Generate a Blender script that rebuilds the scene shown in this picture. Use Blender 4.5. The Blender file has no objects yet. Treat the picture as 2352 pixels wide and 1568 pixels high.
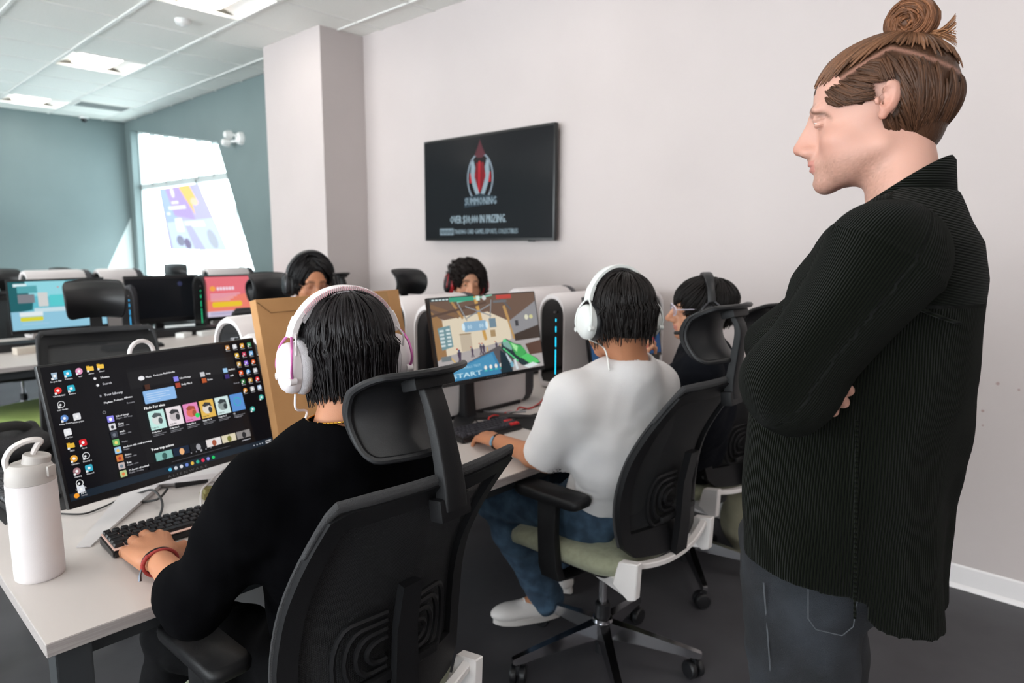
import bpy, bmesh, math, random
import numpy as np
from mathutils import Vector, Matrix
random.seed(7)
PI = math.pi
R = math.radians
S = bpy.context.scene
COL = S.collection

# ------------------------------------------------------------------ camera
FPX = 1536.43
YAW, PITCH, ROLL = R(42.795), R(-8.25), R(0.16)
CAMH = 1.45
fw = Vector((math.cos(YAW)*math.cos(PITCH), math.sin(YAW)*math.cos(PITCH), math.sin(PITCH)))
rt = Vector((math.sin(YAW), -math.cos(YAW), 0.0))
up = rt.cross(fw)
rt, up = rt*math.cos(ROLL)+up*math.sin(ROLL), -rt*math.sin(ROLL)+up*math.cos(ROLL)
CP = Vector((0, 0, CAMH))
cam_d = bpy.data.cameras.new('camera')
cam = bpy.data.objects.new('camera', cam_d)
COL.objects.link(cam)
cam.matrix_world = Matrix(((rt.x, up.x, -fw.x, CP.x), (rt.y, up.y, -fw.y, CP.y), (rt.z, up.z, -fw.z, CP.z), (0, 0, 0, 1)))
cam_d.sensor_width = 36.0
cam_d.lens = FPX/2352*36
cam_d.clip_start = 0.05
cam_d.dof.use_dof = True
cam_d.dof.focus_distance = 1.25
cam_d.dof.aperture_fstop = 4.0
S.camera = cam

# ------------------------------------------------------------------ world and exposure
w = bpy.data.worlds.new('World'); S.world = w
w.use_nodes = True
bg = w.node_tree.nodes['Background']
# overcast sky above the horizon, extra brightness added below it to lift the ceiling
_n = w.node_tree.nodes; _l = w.node_tree.links
_tc = _n.new('ShaderNodeTexCoord'); _sp = _n.new('ShaderNodeSeparateXYZ'); _l.new(_tc.outputs['Generated'], _sp.inputs[0])
_mr = _n.new('ShaderNodeMapRange'); _mr.inputs[1].default_value = -0.08; _mr.inputs[2].default_value = 0.02; _mr.inputs[3].default_value = 14.5; _mr.inputs[4].default_value = 9.5
_l.new(_sp.outputs[2], _mr.inputs[0]); _l.new(_mr.outputs[0], bg.inputs[1])
bg.inputs[0].default_value = (0.90, 0.965, 1.0, 1)
S.view_settings.view_transform = 'Standard'
S.view_settings.look = 'None'
S.view_settings.exposure = 0.1
S.view_settings.gamma = 1.0
LAMP_W = 2.8          # watts of every ceiling light panel

# ------------------------------------------------------------------ small helpers
def at(px, py, d):
    """a point of the place, d metres ahead of the camera, from where it shows in the photograph"""
    return CP + fw*d + rt*((px-1176)/FPX*d) - up*((py-784)/FPX*d)
def onx(px, py, X):
    v = fw*FPX + rt*(px-1176) - up*(py-784)
    return CP + v*(X/v.x)
def onz(px, py, Z):
    v = fw*FPX + rt*(px-1176) - up*(py-784)
    return CP + v*((Z-CAMH)/v.z)
def s2l(c):
    return c/12.92 if c <= 0.04045 else ((c+0.055)/1.055)**2.4
def hexc(h):
    h = h.lstrip('#')
    return tuple(s2l(int(h[i:i+2], 16)/255) for i in (0, 2, 4))
MATS = {}
def mat(name, color, rough=0.5, metal=0.0, bump=None, noise=None, emit=None, strength=0, coat=0, spec=0.5, alpha=1, attr=None, cord=None, sss=0, var=None, trans=0, sheen=0):
    """procedural principled material; bump=(scale,strength[,detail]); noise=(scale,color2,lo,hi)"""
    if name in MATS: return MATS[name]
    m = bpy.data.materials.new(name); m.use_nodes = True
    nt = m.node_tree; N = nt.nodes; L = nt.links
    b = N['Principled BSDF']
    c = hexc(color) if isinstance(color, str) else color
    b.inputs['Base Color'].default_value = (*c, 1)
    b.inputs['Roughness'].default_value = rough
    b.inputs['Metallic'].default_value = metal
    b.inputs['Coat Weight'].default_value = coat
    b.inputs['Specular IOR Level'].default_value = spec
    b.inputs['Alpha'].default_value = alpha
    b.inputs['Transmission Weight'].default_value = trans
    if sheen:
        b.inputs['Sheen Weight'].default_value = sheen
    if sss:
        b.inputs['Subsurface Weight'].default_value = sss
        b.inputs['Subsurface Radius'].default_value = (0.012, 0.005, 0.003)
        b.inputs['Subsurface Scale'].default_value = 1.0
    tc = N.new('ShaderNodeTexCoord')
    colsock = None
    if attr:
        a = N.new('ShaderNodeAttribute'); a.attribute_name = attr
        colsock = a.outputs['Color']
    if noise:
        n = N.new('ShaderNodeTexNoise'); n.inputs['Scale'].default_value = noise[0]; n.inputs['Detail'].default_value = 4
        mp = N.new('ShaderNodeMapping')
        if len(noise) > 4: mp.inputs['Scale'].default_value = noise[4]
        L.new(tc.outputs['Object'], mp.inputs[0]); L.new(mp.outputs[0], n.inputs['Vector'])
        mr = N.new('ShaderNodeMapRange'); mr.inputs[1].default_value = noise[2]; mr.inputs[2].default_value = noise[3]
        L.new(n.outputs['Fac'], mr.inputs[0])
        mx = N.new('ShaderNodeMix'); mx.data_type = 'RGBA'
        L.new(mr.outputs[0], mx.inputs['Factor'])
        mx.inputs['A'].default_value = (*c, 1)
        if colsock is not None: L.new(colsock, mx.inputs['A'])
        mx.inputs['B'].default_value = (*(hexc(noise[1]) if isinstance(noise[1], str) else noise[1]), 1)
        colsock = mx.outputs['Result']
    if colsock is not None: L.new(colsock, b.inputs['Base Color'])
    if emit is not None:
        if emit == 'attr': L.new(colsock, b.inputs['Emission Color'])
        else: b.inputs['Emission Color'].default_value = (*(hexc(emit) if isinstance(emit, str) else emit), 1)
        b.inputs['Emission Strength'].default_value = strength
    bsock = None
    if cord:
        a = N.new('ShaderNodeAttribute'); a.attribute_name = 'cord'
        mu = N.new('ShaderNodeMath'); mu.operation = 'MULTIPLY'; mu.inputs[1].default_value = 2*PI/cord[0]
        L.new(a.outputs['Fac'], mu.inputs[0])
        si = N.new('ShaderNodeMath'); si.operation = 'SINE'; L.new(mu.outputs[0], si.inputs[0])
        bsock = si.outputs[0]
        mr = N.new('ShaderNodeMapRange'); mr.inputs[1].default_value = -1; mr.inputs[2].default_value = 0.6
        L.new(bsock, mr.inputs[0])
        mx = N.new('ShaderNodeMix'); mx.data_type = 'RGBA'
        L.new(mr.outputs[0], mx.inputs['Factor'])
        mx.inputs['A'].default_value = (*hexc(cord[2]), 1)
        if colsock is not None: L.new(colsock, mx.inputs['B'])
        else: mx.inputs['B'].default_value = (*c, 1)
        L.new(mx.outputs['Result'], b.inputs['Base Color'])
        bp = N.new('ShaderNodeBump'); bp.inputs['Strength'].default_value = 1.0; bp.inputs['Distance'].default_value = cord[1]
        L.new(bsock, bp.inputs['Height']); L.new(bp.outputs[0], b.inputs['Normal'])
    if bump:
        n = N.new('ShaderNodeTexNoise'); n.inputs['Scale'].default_value = bump[0]; n.inputs['Detail'].default_value = 3
        mp = N.new('ShaderNodeMapping')
        if len(bump) > 2: mp.inputs['Scale'].default_value = bump[2]
        L.new(tc.outputs['Object'], mp.inputs[0]); L.new(mp.outputs[0], n.inputs['Vector'])
        bp = N.new('ShaderNodeBump'); bp.inputs['Strength'].default_value = bump[1]; bp.inputs['Distance'].default_value = 0.004
        L.new(n.outputs['Fac'], bp.inputs['Height']); L.new(bp.outputs[0], b.inputs['Normal'])
    MATS[name] = m
    return m
def weave(name, color, scale, alpha):
    """woven mesh cloth: fine threads with some see-through between them"""
    m = mat(name, color, 0.75)
    nt = m.node_tree; N = nt.nodes; L = nt.links; b = N['Principled BSDF']
    tc = N.new('ShaderNodeTexCoord'); outs = []
    for ax in (0, 2):
        sp = N.new('ShaderNodeSeparateXYZ'); L.new(tc.outputs['Object'], sp.inputs[0])
        mu = N.new('ShaderNodeMath'); mu.operation = 'MULTIPLY'; mu.inputs[1].default_value = scale
        L.new(sp.outputs[ax], mu.inputs[0])
        si = N.new('ShaderNodeMath'); si.operation = 'SINE'; L.new(mu.outputs[0], si.inputs[0]); outs.append(si)
    mx = N.new('ShaderNodeMath'); mx.operation = 'MAXIMUM'
    L.new(outs[0].outputs[0], mx.inputs[0]); L.new(outs[1].outputs[0], mx.inputs[1])
    mr = N.new('ShaderNodeMapRange'); mr.inputs[1].default_value = -1; mr.inputs[2].default_value = 0.4
    mr.inputs[3].default_value = alpha; mr.inputs[4].default_value = 1
    L.new(mx.outputs[0], mr.inputs[0]); L.new(mr.outputs[0], b.inputs['Alpha'])
    bp = N.new('ShaderNodeBump'); bp.inputs['Strength'].default_value = 0.6; bp.inputs['Distance'].default_value = 0.001
    L.new(mx.outputs[0], bp.inputs['Height']); L.new(bp.outputs[0], b.inputs['Normal'])
    return m

def link(name, me, parent=None):
    o = bpy.data.objects.new(name, me); COL.objects.link(o)
    if parent is not None: o.parent = parent
    return o
def obj(name, bm, m, parent=None, label=None, smooth=35):
    bmesh.ops.recalc_face_normals(bm, faces=bm.faces[:])
    me = bpy.data.meshes.new(name); bm.to_mesh(me); bm.free()
    if m is not None:
        for x in (m if isinstance(m, (list, tuple)) else [m]): me.materials.append(x)
    if smooth:
        me.polygons.foreach_set('use_smooth', [True]*len(me.polygons))
        me.set_sharp_from_angle(angle=R(smooth))
    o = link(name, me, parent)
    if label: o['label'] = label
    return o
def tag(o, label, cat, group=None, kind=None):
    o['label'] = label; o['category'] = cat
    if group: o['group'] = group
    if kind: o['kind'] = kind
    return o
def thing(name, label, cat, loc=(0, 0, 0), rz=0, group=None):
    o = link(name, None); o.location = loc; o.rotation_euler = (0, 0, rz)
    o.empty_display_size = 0.05
    return tag(o, label, cat, group)
def struct(o):
    o['kind'] = 'structure'; return o
def dup(root, loc, rz, label, group=None, skip=()):
    def cp(o, par):
        c = o.copy(); COL.objects.link(c)
        if par is not None: c.parent = par
        for ch in [x for x in list(bpy.data.objects) if x.parent == o]:
            if ch.name.split('.')[0] in skip: continue
            cp(ch, c)
        return c
    r = cp(root, None); r.location = loc; r.rotation_euler = (0, 0, rz); r['label'] = label
    if group: r['group'] = group
    return r

def M3(loc=(0, 0, 0), rot=(0, 0, 0)):
    from mathutils import Euler
    return Matrix.Translation(Vector(loc)) @ Euler(rot).to_matrix().to_4x4()
def box(bm, c, s, bev=0, rot=(0, 0, 0), seg=2, mi=0):
    t = bmesh.new(); bmesh.ops.create_cube(t, size=1)
    bmesh.ops.scale(t, vec=s, verts=t.verts)
    if bev: bmesh.ops.bevel(t, geom=t.edges[:]+t.verts[:], offset=bev, segments=seg, affect='EDGES', profile=0.7)
    bmesh.ops.transform(t, matrix=M3(c, rot), verts=t.verts)
    merge(bm, t, mi)
def merge(bm, t, mi=0):
    m = {}
    for v in t.verts: m[v] = bm.verts.new(v.co)
    for f in t.faces:
        try:
            nf = bm.faces.new([m[v] for v in f.verts]); nf.material_index = mi
        except ValueError: pass
    t.free()
def loft(bm, rings, cap=True, closed=True, mi=0, loop=False):
    vr = [[bm.verts.new(p) for p in r] for r in rings]
    n = len(vr[0]); K = len(vr)
    for k in range(K if loop else K-1):
        a, b = vr[k], vr[(k+1) % K]
        for i in range(n if closed else n-1):
            j = (i+1) % n
            f = bm.faces.new((a[i], a[j], b[j], b[i])); f.material_index = mi
    if cap and closed and not loop:
        for r in (vr[0][::-1], vr[-1]):
            f = bm.faces.new(r); f.material_index = mi
def smoothpath(pts, n=6):
    P = [Vector(p) for p in pts]
    if len(P) < 3: return P
    out = []
    for i in range(len(P)-1):
        p0 = P[max(i-1, 0)]; p1 = P[i]; p2 = P[i+1]; p3 = P[min(i+2, len(P)-1)]
        for k in range(n):
            t = k/n
            out.append(0.5*((2*p1)+(p2-p0)*t+(2*p0-5*p1+4*p2-p3)*t*t+(3*p1-p0-3*p2+p3)*t**3))
    out.append(P[-1]); return out
def tube(bm, pts, r, seg=8, n=0, mi=0, flat=1.0, upv=None, loop=False):
    """tube along a path; r number or list; flat squeezes it across upv"""
    P = smoothpath(pts, n) if n else [Vector(p) for p in pts]
    K = len(P)
    if not hasattr(r, '__len__'): rr = [r]*K
    else:
        rr = [r[min(int(i/(K-1)*(len(r)-1)), len(r)-2)]*(1-((i/(K-1)*(len(r)-1)) - min(int(i/(K-1)*(len(r)-1)), len(r)-2))) + r[min(int(i/(K-1)*(len(r)-1)), len(r)-2)+1]*((i/(K-1)*(len(r)-1)) - min(int(i/(K-1)*(len(r)-1)), len(r)-2)) for i in range(K)]
    rings = []; nrm = None
    for i in range(K):
        if loop: t = P[(i+1) % K]-P[i-1]
        else: t = P[min(i+1, K-1)]-P[max(i-1, 0)]
        if t.length < 1e-9: t = Vector((0, 0, 1))
        t.normalize()
        if upv is not None: a = Vector(upv) - t*t.dot(Vector(upv))
        elif nrm is None:
            a = Vector((0, 0, 1)) if abs(t.z) < 0.9 else Vector((1, 0, 0)); a = a - t*t.dot(a)
        else: a = nrm - t*t.dot(nrm)
        if a.length < 1e-6: a = t.orthogonal()
        a.normalize(); nrm = a; b = t.cross(a)
        rings.append([P[i] + a*(rr[i]*flat*math.cos(q)) + b*(rr[i]*math.sin(q)) for q in [2*PI*(j+0.5)/seg for j in range(seg)]])
    loft(bm, rings, mi=mi, loop=loop)
def lathe(bm, prof, c=(0, 0, 0), seg=32, axis='Z', mi=0, cap=True):
    rings = []
    for r, z in prof:
        ring = []
        for j in range(seg):
            q = 2*PI*j/seg; x, y = r*math.cos(q), r*math.sin(q)
            p = (x, y, z) if axis == 'Z' else ((z, x, y) if axis == 'X' else (y, z, x))
            ring.append(Vector(p)+Vector(c))
        rings.append(ring)
    loft(bm, rings, cap=cap, mi=mi)
def poly(bm, pts, mi=0):
    f = bm.faces.new([bm.verts.new(p) for p in pts]); f.material_index = mi; return f
def prism(bm, pts, off, mi=0):
    off = Vector(off); a = [Vector(p) for p in pts]; b = [p+off for p in a]
    loft(bm, [a, b], mi=mi)
def rrect(w, h, r, n=4):
    out = []
    for cx, cy, a0 in ((w/2-r, h/2-r, 0), (-w/2+r, h/2-r, 90), (-w/2+r, -h/2+r, 180), (w/2-r, -h/2+r, 270)):
        for k in range(n+1):
            a = R(a0+90*k/n); out.append((cx+r*math.cos(a), cy+r*math.sin(a)))
    return out

# ------------------------------------------------------------------ screens: real flat shapes that glow
_tc = {}
def text_mesh(s):
    if s in _tc: return _tc[s]
    cu = bpy.data.curves.new('txt', 'FONT'); cu.body = s; cu.resolution_u = 1
    o = bpy.data.objects.new('txt', cu); COL.objects.link(o)
    bpy.context.view_layer.update()
    me = bpy.data.meshes.new_from_object(o.evaluated_get(bpy.context.evaluated_depsgraph_get()))
    vs = [tuple(v.co[:2]) for v in me.vertices]; fs = [tuple(p.vertices) for p in me.polygons]
    bpy.data.objects.remove(o); bpy.data.curves.remove(cu); bpy.data.meshes.remove(me)
    _tc[s] = (vs, fs); return _tc[s]
class Canvas:
    """shapes in u (0..W to the right) and v (0..H downwards), laid on a plane facing local -Y"""
    def __init__(s, W, H, bgc=None):
        s.W, s.H = W, H; s.v = []; s.f = []; s.c = []; s.z = 0
        if bgc: s.rect(0, 0, W, H, bgc)
    def add(s, pts, faces, c, up_layer=True):
        if up_layer: s.z += 1
        b = len(s.v); y = -s.z*2.0e-5
        s.v += [(p[0]-s.W/2, y, s.H/2-p[1]) for p in pts]
        c = hexc(c) if isinstance(c, str) else c
        for f in faces: s.f.append([b+i for i in f]); s.c.append(c)
    def poly(s, pts, c): s.add(pts, [list(range(len(pts)))], c)
    def rect(s, x, y, w, h, c): s.poly([(x, y), (x+w, y), (x+w, y+h), (x, y+h)], c)
    def rrect(s, x, y, w, h, r, c): s.poly([(x+w/2+a, y+h/2+b) for a, b in rrect(w, h, r, 3)], c)
    def ell(s, x, y, rx, ry, c, n=20): s.poly([(x+rx*math.cos(2*PI*i/n), y+ry*math.sin(2*PI*i/n)) for i in range(n)], c)
    def ring(s, x, y, rx, ry, t, c, a0=0, a1=360, n=28):
        p = []; f = []
        for i in range(n+1):
            a = R(a0+(a1-a0)*i/n)
            p += [(x+rx*math.cos(a), y+ry*math.sin(a)), (x+(rx-t)*math.cos(a), y+(ry-t)*math.sin(a))]
            if i: f.append([2*i-2, 2*i-1, 2*i+1, 2*i])
        s.add(p, f, c)
    def line(s, x0, y0, x1, y1, t, c):
        d = Vector((x1-x0, y1-y0)); d.normalize(); n = Vector((-d.y, d.x))*t/2
        s.poly([(x0+n.x, y0+n.y), (x1+n.x, y1+n.y), (x1-n.x, y1-n.y), (x0-n.x, y0-n.y)], c)
    def text(s, t, x, y, h, c, w=None, bold=0, align='L', rot=0):
        """x,y = left end of the base line; h = height of a capital letter"""
        vs, fs = text_mesh(t)
        if not vs: return
        if w is None and h < .0062: h *= 1.15; bold = max(bold, .12)
        k = h/0.69; mxx = max(v[0] for v in vs); mnx = min(v[0] for v in vs)
        kx = k if w is None else w/max(mxx, 1e-6)
        wd = mxx*kx
        if align == 'C': x -= wd/2
        if align == 'R': x -= wd
        cr, sr = math.cos(rot), math.sin(rot)
        for i in range(1 if not bold else 2):
            dx = bold*h*i
            pts = [(x+(v[0]*kx+dx)*cr + (-v[1]*k)*sr*-1*-1, y+(v[0]*kx+dx)*sr*-1 - v[1]*k*cr) for v in vs]
            s.add(pts, fs, c)
    def build(s, name, m, parent=None, loc=(0, 0, 0)):
        me = bpy.data.meshes.new(name)
        me.from_pydata([(v[0]+loc[0], v[1]+loc[1], v[2]+loc[2]) for v in s.v], [], s.f)
        ca = me.color_attributes.new('Col', 'FLOAT_COLOR', 'CORNER')
        k = 0; arr = np.ones((len(me.loops), 4), 'f')
        for p, c in zip(me.polygons, s.c):
            n = p.loop_total; arr[p.loop_start:p.loop_start+n, :3] = c
            if p.normal.y > 0: p.flip()
        ca.data.foreach_set('color', arr.ravel())
        me.materials.append(m)
        return link(name, me, parent)
# ------------------------------------------------------------------ the room
ZC = 3.058; XW = 3.275; XD = 3.31; YB = 10.22; YC0, YC1, XC = 4.641, 5.513, 2.888
XL, YF = -6.1, -4.0
wall_m = mat('wall_paint', '#bfb6b4', 0.75, bump=(60, 0.04), noise=(1.2, '#bab1af', 0.4, 0.7), spec=0.25)
teal_m = mat('teal_paint', '#707e7f', 0.5, bump=(60, 0.04), noise=(0.8, '#667475', 0.4, 0.7), spec=0.3)
pale_m = mat('teal_window_light', '#c9d6d6', 0.6, bump=(60, 0.04), noise=(0.8, '#c2d0d0', 0.4, 0.7))  # lighter wall teal, window light put into the colour
floor_m = mat('floor_vinyl', '#4b4a4e', 0.55, bump=(25, 0.08), noise=(3.5, '#413f43', 0.35, 0.7), spec=0.35)
white_m = mat('white_trim', '#d6d2d2', 0.45)
tile_m = mat('ceiling_tile', '#f4f4ef', 0.9, bump=(220, 0.25), noise=(90, '#edede7', 0.5, 0.75))
tbar_m = mat('ceiling_bar', '#eeeeea', 0.5, noise=(5, '#e8e8e4', 0.4, 0.6))

def slab(name, c, s, m):
    if name.startswith('wall') and abs(c[2]+s[2]/2-ZC) < .01: c = (c[0], c[1], c[2]+.05); s = (s[0], s[1], s[2]+.1)
    bm = bmesh.new(); box(bm, c, s); return struct(obj(name, bm, m, smooth=0))
slab('floor', ((XL+XW+.4)/2, (YB+YF)/2, -0.05), (XW+.4-XL, YB-YF+.4, 0.1), floor_m)
slab('wall_right', (XW+0.1, (YF+YC0+.3)/2, ZC/2), (0.2, YC0+.3-YF, ZC), wall_m)
bm = bmesh.new(); box(bm, ((XC+XW+.2)/2, (YC0+YC1)/2, ZC/2+.05), (XW+.2-XC, YC1-YC0, ZC+.1), 0.003)
struct(obj('wall_pillar', bm, wall_m, smooth=0))
slab('wall_back', ((XL+XD)/2, YB+0.1, ZC/2), (XD-XL+.4, 0.2, ZC), teal_m)
# left wall (out of view) with a long window added to bring in daylight
for nm, y0, y1, z0, z1 in (('wall_left', YF, -3.0, 0, ZC), ('wall_left_far', 9.5, YB, 0, ZC), ('wall_left_sill', -3.0, 9.5, 0, .5), ('wall_left_head', -3.0, 9.5, 2.75, ZC)):
    slab(nm, (XL-.1, (y0+y1)/2, (z0+z1)/2), (.2, y1-y0, z1-z0), wall_m)
w2 = struct(link('window_added', None)); w2.location = (XL-.1, 3.25, 1.6)
bm = bmesh.new()
for y_ in (-6.22, -4.1, -2.05, 0, 2.05, 4.1, 6.22): box(bm, (0, y_, .02), (.08, .06, 2.24))
for z_ in (-1.08, 1.13): box(bm, (0, 0, z_), (.08, 12.5, .06))
obj('window_frame', bm, mat('window_frame_metal', '#c3cbcb', 0.4), w2, smooth=0)
slab('wall_front', ((XL+XW)/2, YF-0.1, ZC/2), (XW-XL, 0.2, ZC), wall_m)
# far part of the right wall: teal, with the slanted window opening cut out
wy = [(10.02, 2.94), (7.427, 2.543), (6.717, 1.157), (6.35, 0.45), (10.1, 0.45)]
bm = bmesh.new()
def wallquad(pts): prism(bm, [(XD, y, z) for y, z in pts], (0.16, 0, 0))
wallquad([(YC1-.3, 0), (YC1-.3, ZC+.1), (7.427, ZC+.1), (7.427, 2.543), (6.717, 1.157), (6.35, 0.45), (6.35, 0)])
wallquad([(7.427, ZC+.1), (YB, ZC+.1), (YB, 2.95), (10.02, 2.94), (7.427, 2.543)])
wallquad([(10.02, 2.94), (YB, 2.95), (YB, 0.45), (10.1, 0.45)])
wallquad([(6.35, 0.45), (6.35, 0), (YB, 0), (YB, 0.45)])
struct(obj('wall_far_right', bm, teal_m, smooth=0))
# thin pale panel: patch of window light painted low on the back wall
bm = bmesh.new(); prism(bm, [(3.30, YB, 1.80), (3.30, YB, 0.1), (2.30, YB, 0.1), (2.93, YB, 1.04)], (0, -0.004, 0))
struct(obj('light_patch_1', bm, pale_m, smooth=0))
# baseboard: white vinyl with a rounded top and a bright toe
def skirting(name, x, y0, y1):
    bm = bmesh.new()
    prof = [(0, 0), (-0.014, 0), (-0.011, 0.012), (-0.005, 0.02), (-0.005, 0.096), (-0.002, 0.103), (0, 0.103)]
    loft(bm, [[(x+a, y0, b) for a, b in prof], [(x+a, y1, b) for a, b in prof]])
    return struct(obj(name, bm, mat('baseboard_vinyl', '#e4e0e0', 0.35), smooth=20))
skirting('baseboard_right', XW, YF, YC0)

# ceiling: tiles between a grid of bars; gaps where the light panels sit
X0G, Y0G, PX, PY = 1.83, 4.38, 0.61, 0.60
LX = [-5.185, -2.745, -0.305, 2.135]; LY = [-2.52, -0.12, 2.28, 4.68, 7.08, 9.48]
bm = bmesh.new(); bg_ = bmesh.new()
ix0, ix1 = int((XL-X0G)/PX)-1, int((XD-X0G)/PX)+1
iy0, iy1 = int((YF-Y0G)/PY)-1, int((YB-Y0G)/PY)+1
for i in range(ix0, ix1+1):
    for j in range(iy0, iy1+1):
        xa, ya = X0G+i*PX, Y0G+j*PY
        cx, cy = xa+PX/2, ya+PY/2
        if any(abs(cx-a) < 0.1 for a in LX) and any(abs(cy-b) < 0.1 for b in LY): continue
        x0, x1 = max(xa, XL), min(xa+PX, XD); y0, y1 = max(ya, YF), min(ya+PY, YB)
        if x1-x0 < 0.02 or y1-y0 < 0.02: continue
        box(bm, ((x0+x1)/2, (y0+y1)/2, ZC+0.018), (x1-x0-0.012, y1-y0-0.012, 0.02), 0.003, seg=1)
ceil = struct(obj('ceiling', bm, tile_m, smooth=0))
for i in range(ix0, ix1+2):
    x = X0G+i*PX
    if XL < x < XD: box(bg_, (x, (YF+YB)/2, ZC+0.006), (0.024, YB-YF, 0.010))
for j in range(iy0, iy1+2):
    y = Y0G+j*PY
    if YF < y < YB: box(bg_, ((XL+XD)/2, y, ZC+0.0065), (XD-XL, 0.018, 0.009))
box(bg_, ((XL+XD)/2, (YF+YB)/2, ZC+0.10), (XD-XL+.6, YB-YF+.6, 0.02))
obj('grid_bars', bg_, tbar_m, ceil, smooth=0)

# recessed light panels
diff_m = mat('light_diffuser', '#ffffff', 0.6, emit=(1.0, 0.93, 0.85), strength=7)
lens_m = mat('light_tray', '#f2f0ee', 0.4)
first = None
k = 0
for lx in LX:
    for ly in LY:
        near = lx > 2 and ly > 4
        lab = {4.68: 'square recessed ceiling light nearest the white pillar', 7.08: 'square recessed ceiling light midway along the far ceiling', 9.48: 'square recessed ceiling light closest to the far teal wall'}.get(ly) if near else 'square recessed ceiling light out of view overhead'
        if first is None:
            t = first = thing('ceiling_light', lab, 'ceiling light', (lx, ly, ZC), 0, 'recessed ceiling lights')
            bm = bmesh.new()
            for sx, sy, wx, wyy in ((0, .294, .59, .014), (0, -.294, .59, .014), (.294, 0, .014, .59), (-.294, 0, .014, .59)):
                box(bm, (sx, sy, 0.012), (wx, wyy, 0.024), 0.002, seg=1)
            obj('frame', bm, tbar_m, t, smooth=0)
            for sx in (-1, 1):       # curved side reflectors
                bm = bmesh.new(); rows = []
                for q in range(7):
                    a = q/6; rows.append([(sx*(.287-.13*a), yy, 0.008+0.05*math.sin(a*PI/2)) for yy in (-.287, .287)])
                loft(bm, rows, closed=False)
                obj('reflector', bm, lens_m, t)
            bm = bmesh.new()
            rows = []
            for q in range(9):
                a = (q/8-.5)*2; rows.append([(.158*a, yy, 0.045-0.028*(1-a*a)) for yy in (-.285, .285)])
            loft(bm, rows, closed=False)
            obj('diffuser', bm, diff_m, t)
        else:
            t = dup(first, (lx, ly, ZC), 0, lab)
        ld = bpy.data.lights.new('ceiling_lamp', 'AREA'); ld.shape = 'RECTANGLE'; ld.size = 0.32; ld.size_y = 0.56
        ld.energy = LAMP_W; ld.color = (1.0, 0.93, 0.885)
        lo = link('lamp', ld, t); lo.location = (0, 0, 0.004)
        k += 1

# window in the slanted opening
wt = struct(link('window_1', None)); wt.location = (XD+0.12, 8.4, 1.6)
fr_m = mat('window_frame_metal', '#c3cbcb', 0.4)
def wl(y, z): return (0, y-8.4, z-1.6)
bm = bmesh.new()
def bar(y0, z0, y1, z1, wdt=0.04, dep=0.06):
    a, b = Vector(wl(y0, z0)), Vector(wl(y1, z1)); d = (b-a); L_ = d.length; ang = math.atan2(d.z, d.y)
    box(bm, (a+b)/2, (dep, L_, wdt), 0, (ang, 0, 0))
for (a, b) in zip(wy, wy[1:]+wy[:1]): bar(*a, *b)
bar(10.08, 2.208, 7.2, 2.19, 0.07)
for y in (9.6, 9.146, 8.672, 8.183, 7.765): bar(y, 2.2, y, 2.543+(y-7.427)/(10.02-7.427)*0.397, 0.028)
for y in (8.25, 7.25): bar(y, 2.2 if y > 7.3 else 2.15, y, 0.45, 0.035)
obj('window_frame', bm, fr_m, wt, smooth=0)
gm = bpy.data.materials.new('window_glass'); gm.use_nodes = True
nt = gm.node_tree; nt.nodes.clear(); o_ = nt.nodes.new('ShaderNodeOutputMaterial'); tb = nt.nodes.new('ShaderNodeBsdfTransparent'); gb = nt.nodes.new('ShaderNodeBsdfGlossy'); gb.inputs['Roughness'].default_value = 0.02
mxs = nt.nodes.new('ShaderNodeMixShader'); mxs.inputs[0].default_value = 0.05; tb.inputs[0].default_value = (0.95, 1, 1, 1)
nt.links.new(tb.outputs[0], mxs.inputs[1]); nt.links.new(gb.outputs[0], mxs.inputs[2]); nt.links.new(mxs.outputs[0], o_.inputs[0])
bm = bmesh.new(); prism(bm, [wl(*p) for p in wy], (0.006, 0, 0))
obj('window_pane', bm, gm, wt, smooth=0)

# poster hung in the window
pc = Canvas(1.22, 0.84, '#b9b6e6')
poster_m = mat('poster_print', '#ffffff', 0.7, attr='Col', emit='attr', strength=0.25)  # print glows faintly, standing in for daylight on the sheet
pc.poly([(0, 0), (.30, 0), (.36, .5), (.06, .5)], '#a9bce8'); pc.poly([(.20, 0), (.75, 0), (.80, .45), (.30, .38)], '#b39fdb')
pc.poly([(.62, 0), (.95, 0), (1.02, .22), (.86, .24), (.84, .40), (.74, .2)], '#eec277'); pc.ell(.93, .22, .10, .05, '#f3cdb5')
pc.ell(.40, .07, .05, .07, '#e8eaf8'); pc.rect(.30, .19, .2, .035, '#e6e8f8'); pc.rect(.18, .255, .48, .045, '#e9ebfa')
pc.rect(.10, .33, .1, .04, '#dfe4f6'); pc.poly([(.05, .47), (1.2, .44), (1.22, .84), (.08, .84)], '#c9d7ee')
pc.rect(.28, .42, .18, .18, '#eef3fb'); pc.rect(.52, .47, .46, .07, '#e9f0fa'); pc.poly([(.50, .52), (.66, .52), (.80, .84), (.58, .84)], '#b7b7e2')
pc.ell(.30, .72, .09, .07, '#8c8fa6'); pc.ell(.45, .76, .07, .07, '#7e7796'); pc.ell(1.02, .70, .09, .12, '#b3bac8')
pob = pc.build('poster', poster_m)
me = pob.data; 
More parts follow.
